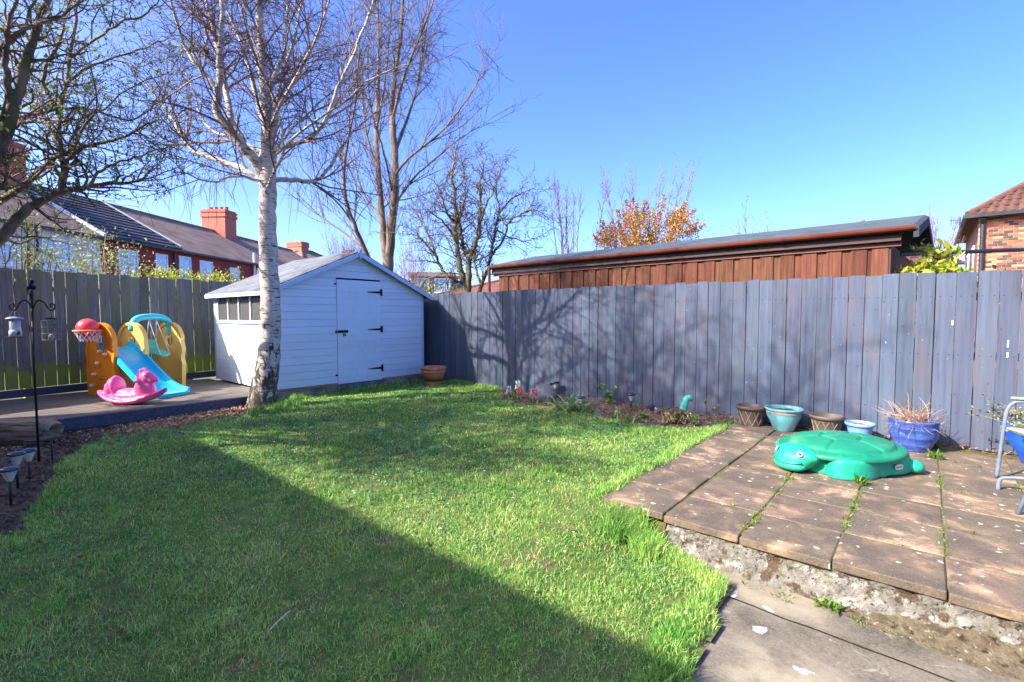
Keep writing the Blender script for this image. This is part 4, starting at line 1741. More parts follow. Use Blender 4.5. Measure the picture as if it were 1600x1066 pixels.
# ivy on the stems
for pts in (IL[0][0][2:7], IL[1][0][2:7], IL[2][0], IL[5][0][2:6]):
    sp_ = spline(pts, 6)
    for p in sp_:
        for k in range(11):
            q = p + rvec() * random.uniform(.05, .15)
            T.leafm.leaf(q, rvec() + Vector((0, 0, -.5)), rvec(), .06, .045, .1)
ib_o = T.build('ivy_tree', 'knobbly bare tree with ivy on its stems behind the grey fence', (M('knobbly_bark_mat', (84, 72, 58), (134, 116, 92), scale=7, stretch=(1, 1, .4),
               rough=.95, bump=.8, bscale=30, bdist=.02, offset=False, spots=[(5, (82, 84, 50), .5, .64)]),
               M('knobbly_twig_mat', (70, 54, 50), (104, 82, 74), scale=3, rough=.85, rand=.2, island=True),
               M('ivy_mat', (76, 82, 36), (122, 120, 58), scale=5, rough=.55, rand=.4, hue=.03, island=True, translucent=.2)), ib)

# -------- upright whippy shrub beyond the brown outbuilding, and the russet bush
def whips(name, label, uv, Y, n, top, spread_u, mats, r=.014, leaf=0.0, lens=(.6, .3, .2), twig_r=.005):
    T = Tree(droop=0, up=.30, twig_r=twig_r, wob=.16, spread=.62, levels=2, dens=(3.4, 3.4, 2), lens=lens, leaf=leaf, leaf_size=.035)
    b = at(uv[0], uv[1], Y)
    b.z = -.3
    for i in range(n):
        u1 = uv[0] + random.uniform(-1, 1) * spread_u
        v1 = top + random.uniform(0, 50)
        tip = at(u1, v1, Y + random.uniform(-.9, .9))
        mid = b.lerp(tip, .45) + Vector((random.gauss(0, .12), random.gauss(0, .12), 0))
        mid.x += (tip.x - b.x) * .1
        T.limb([b + Vector((random.gauss(0, .08), random.gauss(0, .08), 0)), mid, b.lerp(tip, .75) + rvec() * .06, tip], r * random.uniform(.8, 1.4), r * .4, 5, 4, start=.45)
    return T.build(name, label, mats, b, cat='shrub')


whip_mat = M('whip_mat', (110, 82, 92), (140, 108, 112), scale=4, rough=.8)
whips('whippy_shrub', 'leafless upright purple-brown shrub left of the russet bush', (900, 400), 15.5, 9, 280, 46, (whip_mat, whip_mat, whip_mat), r=.02, leaf=3.0)
whips('whippy_shrub', 'leafless shoots standing up above the russet bush', (1010, 400), 17.5, 13, 262, 75, (whip_mat, whip_mat, whip_mat), r=.02, leaf=3.0)
whips('bare_bush', 'small bare bush between the brown outbuilding and the brick house', (1462, 420), 17.0, 22, 345, 35, (whip_mat, whip_mat, whip_mat), r=.012)
whips('leafy_sapling', 'young leafy sapling peeping over the brown outbuilding roof', (1185, 400), 14.0, 9, 340, 38,
      (whip_mat, whip_mat, M('sapling_leaf_mat', (70, 96, 50), (112, 128, 74), scale=5, rough=.6, rand=.3, island=True)), r=.010, leaf=12)
whips('bare_bush', 'thin bare pinkish bush right of the shed roof ridge', (640, 470), 20.0, 14, 385, 30, (whip_mat, whip_mat, whip_mat), r=.016, leaf=1.0, lens=(1.0, .5, .3))
whips('bare_bush', 'thin bare bush showing over the left slope of the shed roof', (540, 430), 24.0, 24, 372, 30, (whip_mat, whip_mat, whip_mat), r=.018, leaf=1.0, lens=(1.0, .5, .3))


def bush(name, label, c, rad, n, leaf, mat, stem_mat, seed, spikes=0, base_z=-.3, ls=1.8, shell=.5, clumps=28, cat='bush', flat=0.0):
    rnd = random.Random(seed)
    o = thing(name, label, cat, (c[0], c[1], base_z))
    L = MB()
    S = MB()
    b = Vector((c[0], c[1], base_z))
    cen = Vector(c)
    heads = []
    for i in range(clumps):
        while True:
            q = Vector((rnd.uniform(-1, 1), rnd.uniform(-1, 1), rnd.uniform(-.75, 1)))
            if shell < q.length < 1:
                break
        p = cen + Vector((q.x * rad[0], q.y * rad[1], q.z * rad[2]))
        heads.append((p, q))
        m = b.lerp(p, .5) + Vector((rnd.gauss(0, .06), rnd.gauss(0, .06), .1))
        pts = spline([b - b, m - b, p - b], 3)
        S.tube(pts, [.022 - .016 * k / (len(pts) - 1) for k in range(len(pts))], 5, cap=False)
    for i in range(n):
        p, q = heads[rnd.randrange(len(heads))]
        sz = .33 * (rad[0] + rad[2]) / 2
        if spikes and rnd.random() < spikes:
            # feathery upward shoot
            f = rnd.random()
            d = (Vector((q.x, q.y, abs(q.z) + .5))).normalized()
            pp = p + d * f * rad[2] * .55 + Vector((rnd.gauss(0, 1), rnd.gauss(0, 1), rnd.gauss(0, 1))) * sz * .22 * (1.1 - f)
        else:
            pp = p + Vector((rnd.gauss(0, 1), rnd.gauss(0, 1), rnd.gauss(0, 1) * .8)) * sz * .55
        d = Vector((rnd.gauss(0, 1), rnd.gauss(0, 1), rnd.gauss(0, 1) + .5)).normalized()
        s = leaf * rnd.uniform(.6, 1.3)
        L.leaf(pp - b, d, (rnd.gauss(0, 1), rnd.gauss(0, 1), rnd.gauss(0, 1) + flat), s * ls * .6, s * .6, .15)
    L.build('foliage', mat, o)
    S.build('stem', stem_mat, o)
    return o


def leafmat(name, cols, rough=.5, tr=.3, val=.3):
    t = NT(name)
    geo = t.n('NewGeometry')
    k = len(cols)
    stops = [(i / k + .001, lin(cc)) for i, cc in enumerate(cols)]
    col = t.ramp(geo.outputs['Random Per Island'], stops)
    nd = [n for n in t.nt.nodes if n.type == 'VALTORGB'][-1]
    nd.color_ramp.interpolation = 'CONSTANT'
    m = t.n('Math', operation='MULTIPLY')
    m.inputs[1].default_value = 13.7
    fr = t.n('Math', operation='FRACT')
    t.l(geo.outputs['Random Per Island'], m.inputs[0])
    t.l(m.outputs[0], fr.inputs[0])
    col = t.vary(col, fr.outputs[0], val, .015)
    t.l(col, t.b.inputs['Base Color'])
    t.b.inputs['Roughness'].default_value = rough
    trn = t.n('BsdfTranslucent')
    t.l(col, trn.inputs[0])
    ms = t.n('MixShader')
    ms.inputs[0].default_value = tr
    t.l(t.b.outputs[0], ms.inputs[1])
    t.l(trn.outputs[0], ms.inputs[2])
    t.l(ms.outputs[0], t.out.inputs[0])
    return t.m


stem_mat = M('stem_mat', (96, 78, 60), (130, 108, 84), scale=6, rough=.9)
c = at(1010, 362, 16.0)
bush('russet_bush', 'rounded bush with orange, red and olive leaves behind the outbuilding roof', (c.x, c.y, c.z - .15), (1.5, 1.3, .88), 15000, .062,
     leafmat('russet_mat', [(196, 146, 60), (206, 132, 58), (128, 140, 60), (204, 92, 62), (206, 178, 74), (150, 136, 62), (186, 84, 60), (108, 128, 60)], val=.35), stem_mat, 5, spikes=.45, clumps=52, shell=.25)
c = at(1455, 412, 6.25)
bush('laurel_bush', 'glossy yellow-green laurel bush beside the brown outbuilding end', (c.x, c.y, c.z - .12), (.36, .32, .34), 900, .085,
     leafmat('laurel_mat', [(186, 194, 60), (140, 160, 52), (206, 206, 90), (160, 144, 66), (120, 146, 54)], rough=.3), stem_mat, 8, clumps=18, ls=2.2)
c = at(1532, 418, 6.4)
bush('laurel_bush', 'few laurel leaves showing over the fence under the black drainpipe', (c.x, c.y, c.z - .14), (.26, .25, .18), 90, .075,
     leafmat('laurel_mat2', [(150, 154, 60), (120, 128, 48), (150, 96, 60), (172, 168, 80)], rough=.3), stem_mat, 9, clumps=8, ls=2.2)
c = at(270, 432, 10.9)
bush('privet_hedge', 'yellow-green hedge showing over the mossy fence by the shed', (c.x + .1, c.y + .2, c.z - .25), (1.3, .7, .42), 6500, .055,
     leafmat('privet_mat', [(150, 164, 40), (176, 178, 52), (120, 142, 40), (140, 130, 48), (196, 190, 90)], rough=.4), stem_mat, 12, clumps=46, shell=.3, cat='hedge')
c = at(150, 415, 9.6)
o = bush('budding_shrub', 'loose shrub with pale new leaves behind the mossy fence', (c.x, c.y, c.z - .1), (1.15, .6, .75), 2100, .05,
         leafmat('pale_leaf_mat', [(150, 158, 92), (128, 148, 70), (182, 184, 140), (112, 132, 60), (160, 150, 100)], rough=.6), M('pale_stem_mat', (150, 124, 104), (176, 150, 126), rough=.9), 14, clumps=40, shell=.2)
c = at(30, 380, 9.2)
bush('budding_shrub', 'sparse leafy shrub at the left edge in front of the white house', (c.x, c.y, c.z - .1), (.8, .5, .7), 700, .045,
     leafmat('pale_leaf_mat2', [(120, 140, 62), (150, 158, 92), (100, 122, 52)], rough=.6), stem_mat, 15, clumps=24, shell=.2)
c = at(700, 446, 14.5)
bush('garden_shrub', 'low green shrub over the fence corner right of the shed', (c.x - .4, c.y, c.z - .12), (.9, .5, .22), 900, .05,
     leafmat('shrub_mat', [(110, 124, 60), (140, 144, 80), (96, 110, 56)], rough=.6), stem_mat, 16, clumps=20, shell=.2)

# ================================================================== BUILDINGS
red_brick = brick_mat('red_brick_mat', (150, 52, 50), (128, 42, 44), (140, 92, 84))
org_brick = brick_mat('orange_brick_mat', (150, 78, 54), (126, 62, 46), (150, 124, 104))
render_white = M('white_render_mat', (206, 208, 212), (224, 226, 230), scale=2, rough=.9, bump=.2, bscale=60)
slate_brown = M('brown_tile_mat', (108, 86, 76), (140, 116, 102), scale=1.2, rough=.9, bump=.5, bscale=14, bdist=.03, offset=False)
tile_dark = M('dark_tile_mat', (48, 48, 54), (74, 74, 80), scale=2, rough=.75, rand=.12)
tile_red = M('red_tile_mat', (78, 50, 42), (100, 66, 55), scale=3, rough=.85, rand=.12)
pvc = M('white_frame_mat', (226, 228, 232), rough=.4)
win_glass = M('window_glass_mat', (130, 160, 196), (170, 196, 222), scale=1.5, rough=.06, spec=1.0)  # pale blue base colour stands in for reflected sky
gutter_black = M('black_gutter_mat', (34, 36, 42), (48, 50, 56), rough=.45)
pot_mat = M('chimney_pot_mat', (150, 66, 52), (172, 86, 66), scale=4, rough=.85)
stack_brick = brick_mat('stack_brick_mat', (178, 92, 70), (158, 74, 58), (190, 160, 138))


def window(parent, x0, x1, z0, z1, y, mull=1, trans=.35):
    """window in a wall facing local -y"""
    mb = MB()
    f = .06
    mb.box(x0, x0 + f, y - .05, y + .02, z0, z1)
    mb.box(x1 - f, x1, y - .05, y + .02, z0, z1)
    mb.box(x0 + f, x1 - f, y - .049, y + .02, z0, z0 + f)
    mb.box(x0 + f, x1 - f, y - .049, y + .02, z1 - f, z1)
    for k in range(mull):
        xm = x0 + (x1 - x0) * (k + 1) / (mull + 1)
        mb.box(xm - .03, xm + .03, y - .046, y + .02, z0 + f, z1 - f)
    if trans:
        zt = z1 - (z1 - z0) * trans
        mb.box(x0 + f, x1 - f, y - .044, y + .02, zt - .03, zt + .03)
    w = mb.build('window', pvc, parent)
    MB().box(x0 + .02, x1 - .02, y - .02, y - .012, z0 + .02, z1 - .02).build('pane', win_glass, w)
    MB().box(x0 - .08, x1 + .08, y - .12, y - .002, z0 - .10, z0 - .002).build('sill', M('sill_mat', (190, 186, 180), rough=.9), w)
    return w


def chimney(parent, x, y, z0, z1, wx, wy, pots=4, mat=None):
    mb = MB()
    mb.box(x - wx / 2, x + wx / 2, y - wy / 2, y + wy / 2, z0, z1 - .55)
    mb.box(x - wx / 2 - .07, x + wx / 2 + .07, y - wy / 2 - .07, y + wy / 2 + .07, z1 - .549, z1 - .35)
    mb.box(x - wx / 2 - .03, x + wx / 2 + .03, y - wy / 2 - .03, y + wy / 2 + .03, z1 - .349, z1 - .22)
    mb.box(x - wx / 2 - .08, x + wx / 2 + .08, y - wy / 2 - .08, y + wy / 2 + .08, z1 - .219, z1 - .10)
    mb.box(x - wx / 2, x + wx / 2, y - wy / 2, y + wy / 2, z1 - .099, z1 - .0)
    c = mb.build('chimney', mat or stack_brick, parent)
    for k in range(pots):
        f = (k + .5) / pots - .5
        px, py = (x + f * wx * .9, y) if wx >= wy else (x, y + f * wy * .9)
        MB().lathe([(.13, 0), (.11, .18), (.13, .2), (.14, .26), (.10, .26), (.09, .1)], 10, (px, py, z1)).build('chimney_pot', pot_mat, c)
    return c


def row_house(name, label, q0, q1, wallm, roofm, eave=5.0, ridge=7.4, depth=8.6, courses=False, openings=(), chim=None, extra=None):
    """terrace house: local x along the row, facade at local y=0, back at y=depth"""
    base = ROW0 + ROWD * q0
    o = thing(name, label, 'house', (base.x, base.y, -.3), ROWROT)
    L = q1 - q0
    e, r = eave + .3, ridge + .3
    w = MB()
    w.prism([(0, 0), (L - .002, 0), (L - .002, e), (0, e)], 0.0, depth)
    w.build('wall', wallm, o)
    mid = depth / 2
    ov = .28
    rf = MB()
    es = e - .05
    zo = es - (r - es) / mid * ov
    v = [(0, -ov, zo), (L - .002, -ov, zo), (L - .002, mid, r), (0, mid, r), (L - .002, depth + ov, zo), (0, depth + ov, zo)]
    th = .10
    rf.v = v + [(a, b, c + th) for a, b, c in v]
    rf.f = [(3, 2, 1, 0), (5, 4, 2, 3), (6, 7, 8, 9), (9, 8, 10, 11), (0, 1, 7, 6), (4, 5, 11, 10), (0, 6, 9, 3), (3, 9, 11, 5), (1, 2, 8, 7), (2, 4, 10, 8)]
    roof = rf.build('roof', roofm, o)
    if courses:
        n = 12
        sl_len = math.hypot(mid + ov, r - zo)
        ang = math.atan2(r - zo, mid + ov)
        for k in range(n):
            f = k / n
            m = Matrix.Translation((0, -ov + (mid + ov) * f, zo + (r - zo) * f + th + .005)) @ Matrix.Rotation(ang - .13, 4, 'X')
            MB().box(.0, L - .004, 0, sl_len / n * 1.10, .0, .10, m).build('tile_course', roofm, roof)
    mb = MB()
    mb.tube([(0, mid, r + th + .02), (L - .002, mid, r + th + .02)], .10, 8)
    mb.build('ridge_tiles', slate_brown if not courses else tile_dark, roof)
    MB().box(0, L - .002, -ov - .10, -ov + .0, zo - .02, zo + .09).build('gutter', gutter_black, o)
    for (x0, x1, z0, z1, mull) in openings:
        window(o, x0, x1, z0 + .3, z1 + .3, 0, mull)
    if chim:
        for (x, wx, wy, top) in chim:
            chimney(roof, x, mid, r - .8, top + .3, wx, wy)
    return o


ROWD = Vector((.078, .997, 0)).normalized()
ROW0 = Vector((-18.75, 20.0, 0))
ROWROT = math.atan2(ROWD.y, ROWD.x)
h0 = row_house('terraced_house', 'white rendered terraced house half hidden by shrubs at the left edge', -7.5, 2.4, render_white, slate_brown, ridge=7.45,
               openings=[(5.0, 6.2, 3.2, 4.5, 1), (7.3, 8.5, 3.2, 4.5, 1), (1.2, 2.4, 3.2, 4.5, 1)], chim=[(9.2, 1.2, 2.0, 9.0)])
MB().tube([(6.75, -.10, 0), (6.75, -.10, 5.0)], .05, 8).build('drainpipe', gutter_black, h0)
MB().tube([(7.05, -.12, 0), (7.05, -.12, 5.0)], .04, 8).build('drainpipe', gutter_black, h0)
# pale verge strip between the two roofs
MB().bar((9.88, -.3, 5.26), (9.88, 4.3, 7.86), .14, .12).build('verge', M('verge_mat', (196, 198, 202), rough=.8), h0)
h1 = row_house('terraced_house', 'red brick terraced house with a ribbed black tile roof', 2.4, 7.0, red_brick, tile_dark, courses=True,
               openings=[(.9, 2.0, 3.2, 4.5, 1), (3.1, 3.9, 3.7, 4.55, 0)])
MB().tube([(4.3, -.10, 0), (4.3, -.10, 5.0)], .055, 8).build('drainpipe', gutter_black, h1)
MB().bar((4.58, -.3, 5.40), (4.58, 4.3, 7.95), .07, .06).build('verge', M('verge_mat2', (150, 150, 154), rough=.8), h1)
h2 = row_house('terraced_house', 'red brick terraced house with brown tiles and a four-pot chimney', 7.0, 18.0, red_brick, slate_brown,
               openings=[(.1, 1.0, 3.2, 4.62, 0), (1.7, 2.8, 3.3, 4.55, 0), (4.4, 5.3, 3.2, 4.4, 0), (7.2, 9.2, 3.2, 4.5, 1)], chim=[(9.7, 1.3, 1.8, 9.1)])
MB().tube([(6.8, -.14, 3.4), (6.8, -.14, 5.9)], .07, 8).build('soil_pipe', pvc, h2)
h3 = row_house('terraced_house', 'far end terraced house of the red row seen beside the birch trunk', 18.0, 27.0, red_brick, slate_brown, openings=[(2, 3, 3.2, 4.5, 0), (6, 7, 3.2, 4.5, 0)])


def hip_house(name, label, c, wx, wy, eave, ridge, rot, wallm, roofm, chim=None, wins=()):
    o = thing(name, label, 'house', (c[0], c[1], -.3), rot)
    e, r = eave + .3, ridge + .3
    MB().box(-wx / 2, wx / 2, -wy / 2, wy / 2, 0, e).build('wall', wallm, o)
    ov = .35
    X, Y = wx / 2 + ov, wy / 2 + ov
    h = max(0.2, X - Y)
    mb = MB()
    mb.v = [(-X, -Y, e - .1), (X, -Y, e - .1), (X, Y, e - .1), (-X, Y, e - .1), (-h, 0, r), (h, 0, r)]
    mb.f = [(0, 1, 5, 4), (1, 2, 5), (2, 3, 4, 5), (3, 0, 4), (3, 2, 1, 0)]
    roof = mb.build('roof', roofm, o)
    mb = MB()
    for a, b in ((0, 4), (1, 5), (2, 5), (3, 4), (4, 5)):
        P = [(-X, -Y, e - .1), (X, -Y, e - .1), (X, Y, e - .1), (-X, Y, e - .1), (-h, 0, r), (h, 0, r)]
        mb.tube([P[a], P[b]], .11, 6)
    mb.build('hip_tiles', tile_red, roof)
    mb = MB()
    mb.box(-X - .08, X + .08, -Y - .09, -Y + .02, e - .18, e - .07)
    mb.build('gutter', gutter_black, o)
    for (x0, x1, z0, z1, mull) in wins:
        window(o, x0, x1, z0 + .3, z1 + .3, -wy / 2, mull)
    for (x, y, wx_, wy_, top, pots) in (chim or ()):
        chimney(roof, x, y, e, top + .3, wx_, wy_, pots)
    return o


c = at(480, 410, 55)
hip_house('hipped_house', 'distant hipped-roof house with a red chimney left of the shed ridge', (c.x, c.y), 9.5, 8.0, 6.0, 8.5, R(70), red_brick, slate_brown,
          chim=[(-.5, 0.8, 1.1, 2.0, 9.4, 0)])
c = at(546, 410, 66)
hip_house('hipped_house', 'distant house with a small red chimney just above the shed ridge', (c.x, c.y), 8, 7.5, 5.0, 6.9, R(10), red_brick, slate_brown,
          chim=[(0, 0, 1.6, .9, 9.8, 5)])
# bungalow with a flat dormer
c = at(668, 440, 42)
dz = hip_house('dormer_bungalow', 'distant grey bungalow with a two-window dormer right of the shed roof', (c.x, c.y + 4), 11, 9, 2.6, 5.0, R(4), render_white,
               M('grey_tile_mat', (118, 112, 106), (146, 138, 130), scale=2, rough=.9))
dr = MB().box(-1.75, 1.75, -3.4, .4, 3.2, 5.0).build('dormer', M('dormer_mat', (120, 112, 116), (140, 132, 134), scale=3, rough=.9), dz)
MB().box(-2.0, 2.0, -3.7, .6, 5.0, 5.35).build('dormer_roof', M('dormer_roof_mat', (112, 104, 98), (136, 126, 118), scale=3, rough=.9), dr)
window(dr, -1.5, -.2, 3.6, 4.85, -3.4, 1, 0)
window(dr, .25, 1.6, 3.6, 4.85, -3.4, 0, 0)
# brick building glimpsed behind the ivy tree
c = at(788, 440, 24)
hip_house('brick_house', 'orange brick house with tiled roof glimpsed behind the ivy-clad tree', (c.x + .6, c.y + 3), 5.0, 6.0, 2.5, 3.4, R(-38), org_brick, M('old_red_tile_mat', (92, 54, 46), (118, 72, 60), scale=3, rough=.9), wins=[(-1.6, -.6, 1.0, 2.2, 0)])
# house whose chimney shows above the outbuilding
c = at(1364, 350, 34)
hip_house('far_house', 'far house of which only a red chimney pot shows above the outbuilding', (c.x, c.y + 1), 8, 7, 4.6, 6.6, R(-20), org_brick, tile_red,
          chim=[(0, 0, .8, .8, 7.75, 1)])
# distant terrace roofs to close the horizon
# ---- brick house at the right edge
HB = at(1530, 340, 15.8)
HROT = ROT_A
hh = thing('brick_house', 'brick house with red pantile roof and black drainpipe at the right edge', 'house', (HB.x, HB.y, -.3), HROT)
EZ = HB.z + .3 + .05
mortar = M('mortar_mat', (160, 144, 126), (176, 160, 142), scale=12, rough=.95)
wallb = MB().box(0, 6.5, 0, 7.5, 0, EZ)
wallb.build('wall', brick_mat('multi_brick_mat', (164, 94, 70), (110, 74, 62), (164, 148, 130)), hh)
wo = hh
brick_mats = [M('brick_a_mat', (164, 92, 68), (182, 112, 86), scale=8, rough=.9, rand=.10), M('brick_b_mat', (142, 72, 54), (164, 92, 70), scale=8, rough=.9, rand=.10),
              M('brick_c_mat', (70, 58, 56), (92, 76, 70), scale=8, rough=.9, rand=.12), M('brick_d_mat', (178, 120, 92), (192, 142, 112), scale=8, rough=.9, rand=.08)]
bm_ = []
for mt in brick_mats:
    me = MB().box(-.1075, .1075, -.012, .02, -.0325, .0325).mesh('brick', bevel=.003)
    me.materials.append(mt)
    bm_.append(me)
MB().box(-.001, 2.6, -.003, .0, EZ - 2.3, EZ).build('mortar', mortar, hh)
rb = random.Random(29)
nbk = 0
for j in range(29):
    z = EZ - .05 - j * .075
    for i in range(11):
        x = .11 + i * .2255 + (.113 if j % 2 else 0)
        if x > 2.45 or nbk >= 298:
            continue
        k = rb.choices([0, 1, 2, 3], [4, 3, 3.2, 2.4])[0]
        o = put('brick', bm_[k], None, hh, loc=(x, -.004 + rb.uniform(-.002, .002), z))
        nbk += 1
# left (receding) face is flush brickwork with a white window
lw = MB()
lw.box(-.03, .02, 1.6, 2.9, EZ - 2.0, EZ - .75)
lwo = lw.build('window', pvc, hh)
MB().box(-.04, -.031, 1.68, 2.82, EZ - 1.92, EZ - .83).build('pane', win_glass, lwo)
lw = MB()
lw.box(-.03, .02, 4.4, 5.6, EZ - 2.0, EZ - .75)
lwo = lw.build('window', pvc, hh)
MB().box(-.04, -.031, 4.48, 5.52, EZ - 1.92, EZ - .83).build('pane', win_glass, lwo)
# pantile hip roof
ov = .28
rr = 2.5
mb = MB()
mb.v = [(-ov, -ov, EZ), (6.5 + ov, -ov, EZ), (6.5 + ov, 7.5 + ov, EZ), (-ov, 7.5 + ov, EZ), (3.2, 3.2, EZ + rr), (3.3, 4.3, EZ + rr)]
mb.f = [(0, 1, 4), (1, 2, 5, 4), (2, 3, 5), (3, 0, 4, 5), (3, 2, 1, 0)]
roof = mb.build('roof', tile_red, hh)
ang = math.atan2(rr, 3.2 + ov)
rowm = 12
SLN = math.hypot(rr, 3.2 + ov)
pan = MB()
for k in range(8):
    rise = .055
    f0 = k / rowm
    yb = -ov + (3.2 + ov) * f0
    zb = EZ + rr * f0
    x0 = -ov + (3.2 + ov) * f0 + .05
    x1 = min(2.4, 6.0)
    n = int((x1 - x0) / .22)
    m = Matrix.Translation((0, yb - .02, zb + .01)) @ Matrix.Rotation(ang - .035, 4, 'X')
    for i in range(max(0, n)):
        tl = MB()
        xs = [x0 + i * .22 + .22 * q / 5 for q in range(6)]
        hs = [.0, .035, .045, .03, .005, .0]
        L_ = SLN / rowm * 1.08
        for yy in (0, L_):
            for xx, h_ in zip(xs, hs):
                tl.v.append(tuple(m @ Vector((xx, yy, h_ + .012))))
        for xx, h_ in zip(xs, hs):
            tl.v.append(tuple(m @ Vector((xx, 0, -.01))))
        for q in range(5):
            tl.f.append((q, q + 1, q + 7, q + 6))
            tl.f.append((12 + q, 13 + q, q + 1, q))
        tl.build('roof_tile', tile_red, roof)
mb = MB()
mb.tube([(-ov, -ov, EZ + .05), (3.2, 3.2, EZ + rr + .05)], .10, 8)
mb.build('hip_tiles', M('hip_tile_mat', (92, 62, 50), (112, 78, 64), scale=6, rough=.9), roof)
mb = MB()
mb.box(-ov - .02, 6.8, -ov - .11, -ov + .0, EZ - .085, EZ + .02)
mb.box(-ov - .11, -ov - .021, -ov - .11, 7.8, EZ - .085, EZ + .02)
mb.build('gutter', gutter_black, hh)
mb = MB()
mb.tube([(.09, -ov - .02, EZ - .10), (.09, -.09, EZ - .28), (.09, -.09, 0)], .062, 10)
mb.build('drainpipe', gutter_black, hh)

# television aerial on a far chimney
c = at(1496, 420, 30)
ae = thing('aerial', 'thin television aerial mast between the outbuilding and the brick house', 'aerial', (c.x, c.y, -.3))
top = at(1496, 338, 30).z + .3
MB().tube([(0, 0, 0), (0, 0, top)], .03, 6).build('mast', gutter_black, ae)
MB().tube([(-.55, 0, top - .25), (.55, .2, top - .2)], .02, 5).build('boom', gutter_black, ae)
mb = MB()
for k in range(7):
    f = -.5 + k / 6
    mb.tube([(f, f * .18 + .1, top - .22 - .22), (f, f * .18 + .1, top - .22 + .22)], .012, 4)
mb.build('element', gutter_black, ae)

# ================================================================== BROWN OUTBUILDING
G0 = W(-.15, 7.50)
G1 = W(-7.30, 7.86)
gd = (G0 - G1).normalized()
GROT = math.atan2(gd.y, gd.x)
GL = (G0 - G1).length
ob = thing('outbuilding', 'long brown timber-clad outbuilding with felt roof behind the grey fence', 'outbuilding', (G1.x, G1.y, -.3), GROT)
brown = grain('brown_clad_mat', [(70, 42, 30), (98, 60, 42), (120, 78, 56), (82, 52, 38)], rand=.22, hue=.012)
brown_trim = M('brown_trim_mat', (98, 58, 48), (122, 78, 66), scale=5, stretch=(.2, 1, 1), rough=.6)
gut_mat = M('brown_gutter_mat', (104, 52, 40), (120, 64, 50), scale=3, rough=.4)
dark_fascia = M('dark_fascia_mat', (58, 42, 40), (78, 58, 54), scale=5, stretch=(.2, 1, 1), rough=.7)
GZ = 2.42 + .3
MB().box(.12, GL - .26, .22, 3.1, 0, GZ - .16).build('wall', brown, ob)
x = .12
k = 0
wide = MB().box(-.085, .085, -.018, 0, 0, GZ - .20).mesh('board', bevel=.002)
wide.materials.append(brown)
narrow = MB().box(-.075, .075, -.018, 0, 0, GZ - .20).mesh('board', bevel=.002)
narrow.materials.append(brown)
while x < GL - .26:
    w = .135 + random.uniform(-.008, .012)
    o = put('board', wide if k % 2 else narrow, None, ob, loc=(min(x + w / 2, GL - .345), .219 - (.020 if k % 2 else 0.0), 0))
    o.rotation_euler = (0, random.uniform(-.002, .002), 0)
    x += w
    k += 1
MB().box(.0, GL - .14, .16, .183, GZ - .215, GZ - .155).build('trim_board', brown_trim, ob)
MB().box(.0, GL - .14, .10, .15, GZ - .155, GZ - .03).build('fascia', dark_fascia, ob)
MB().box(GL - .29, GL - .24, .19, .25, 0, GZ - .2).build('corner_post', dark_fascia, ob)
# half-round gutter with joints and brackets
mb = MB()
n = 8
for i in (0, 1):
    xx = .0 if i == 0 else GL
    for k in range(n + 1):
        a = math.pi + math.pi * k / n
        mb.v.append((xx, .038 + .058 * math.cos(a), GZ + .0 + .062 * math.sin(a)))
for k in range(n):
    mb.f.append((k, k + 1, n + 2 + k, n + 1 + k))
gut = mb.build('gutter', gut_mat, ob)
mb = MB()
for i in range(5):
    xx = .6 + i * 1.7
    if xx > GL - .1:
        break
    mb2 = MB()
    for q in (0, 1):
        for k in range(n + 1):
            a = math.pi + math.pi * k / n
            mb2.v.append((xx + q * .06, .038 + .064 * math.cos(a), GZ + .068 * math.sin(a)))
    for k in range(n):
        mb2.f.append((k, k + 1, n + 2 + k, n + 1 + k))
    mb2.build('gutter_joint', gut_mat, gut)
MB().tube([(-.02, .04, GZ - .02), (-.02, .04, 0)], .034, 10).build('downpipe', gut_mat, ob)
# felt roof, low pitch rising away, rolled over the end
mb = MB()
rise = 1.6 * math.tan(R(12))
prof = [(.03, GZ + .012), (1.6, GZ + .012 + rise), (3.3, GZ + .012), (3.3, GZ + .0), (1.6, GZ - .01 + rise), (.03, GZ - .02)]
mb.v = [(-.06, p[0], p[1]) for p in prof] + [(GL - .02, p[0], p[1]) for p in prof]
mb.f = [(0, 1, 7, 6), (1, 2, 8, 7), (2, 3, 9, 8), (3, 4, 10, 9), (4, 5, 11, 10), (5, 0, 6, 11), (0, 5, 4, 1), (1, 4, 3, 2), (6, 7, 10, 11), (7, 8, 9, 10)]
mb.build('roof_felt', M('roof_felt_mat', (56, 64, 72), (80, 88, 94), scale=3, rough=.95, bump=.5, bscale=200, bdist=.003, spots=[(1, (70, 76, 76), .45, .7)]), ob)
mb = MB()
mb.v = [(GL - .02, p[0], p[1]) for p in (prof[0], prof[1], prof[2])] + [(GL + .03, p[0], p[1] - .03) for p in (prof[0], prof[1], prof[2])] + [(GL + .03, p[0], p[1] - .15) for p in (prof[0], prof[1], prof[2])] + [(GL - .02, p[0], p[1] - .15) for p in (prof[0], prof[1], prof[2])]
mb.f = [(0, 1, 4, 3), (1, 2, 5, 4), (3, 4, 7, 6), (4, 5, 8, 7), (6, 7, 10, 9), (7, 8, 11, 10), (0, 3, 6, 9), (2, 11, 8, 5)]
mb.build('verge_felt', M('verge_felt_mat', (46, 50, 58), (66, 70, 78), scale=5, rough=.95), ob)
MB().prism([(GL - .25, 0), (GL - .24, 0), (GL - .24, GZ - .2), (GL - .25, GZ - .2)], .25, 3.2).build('end_wall', brown, ob)

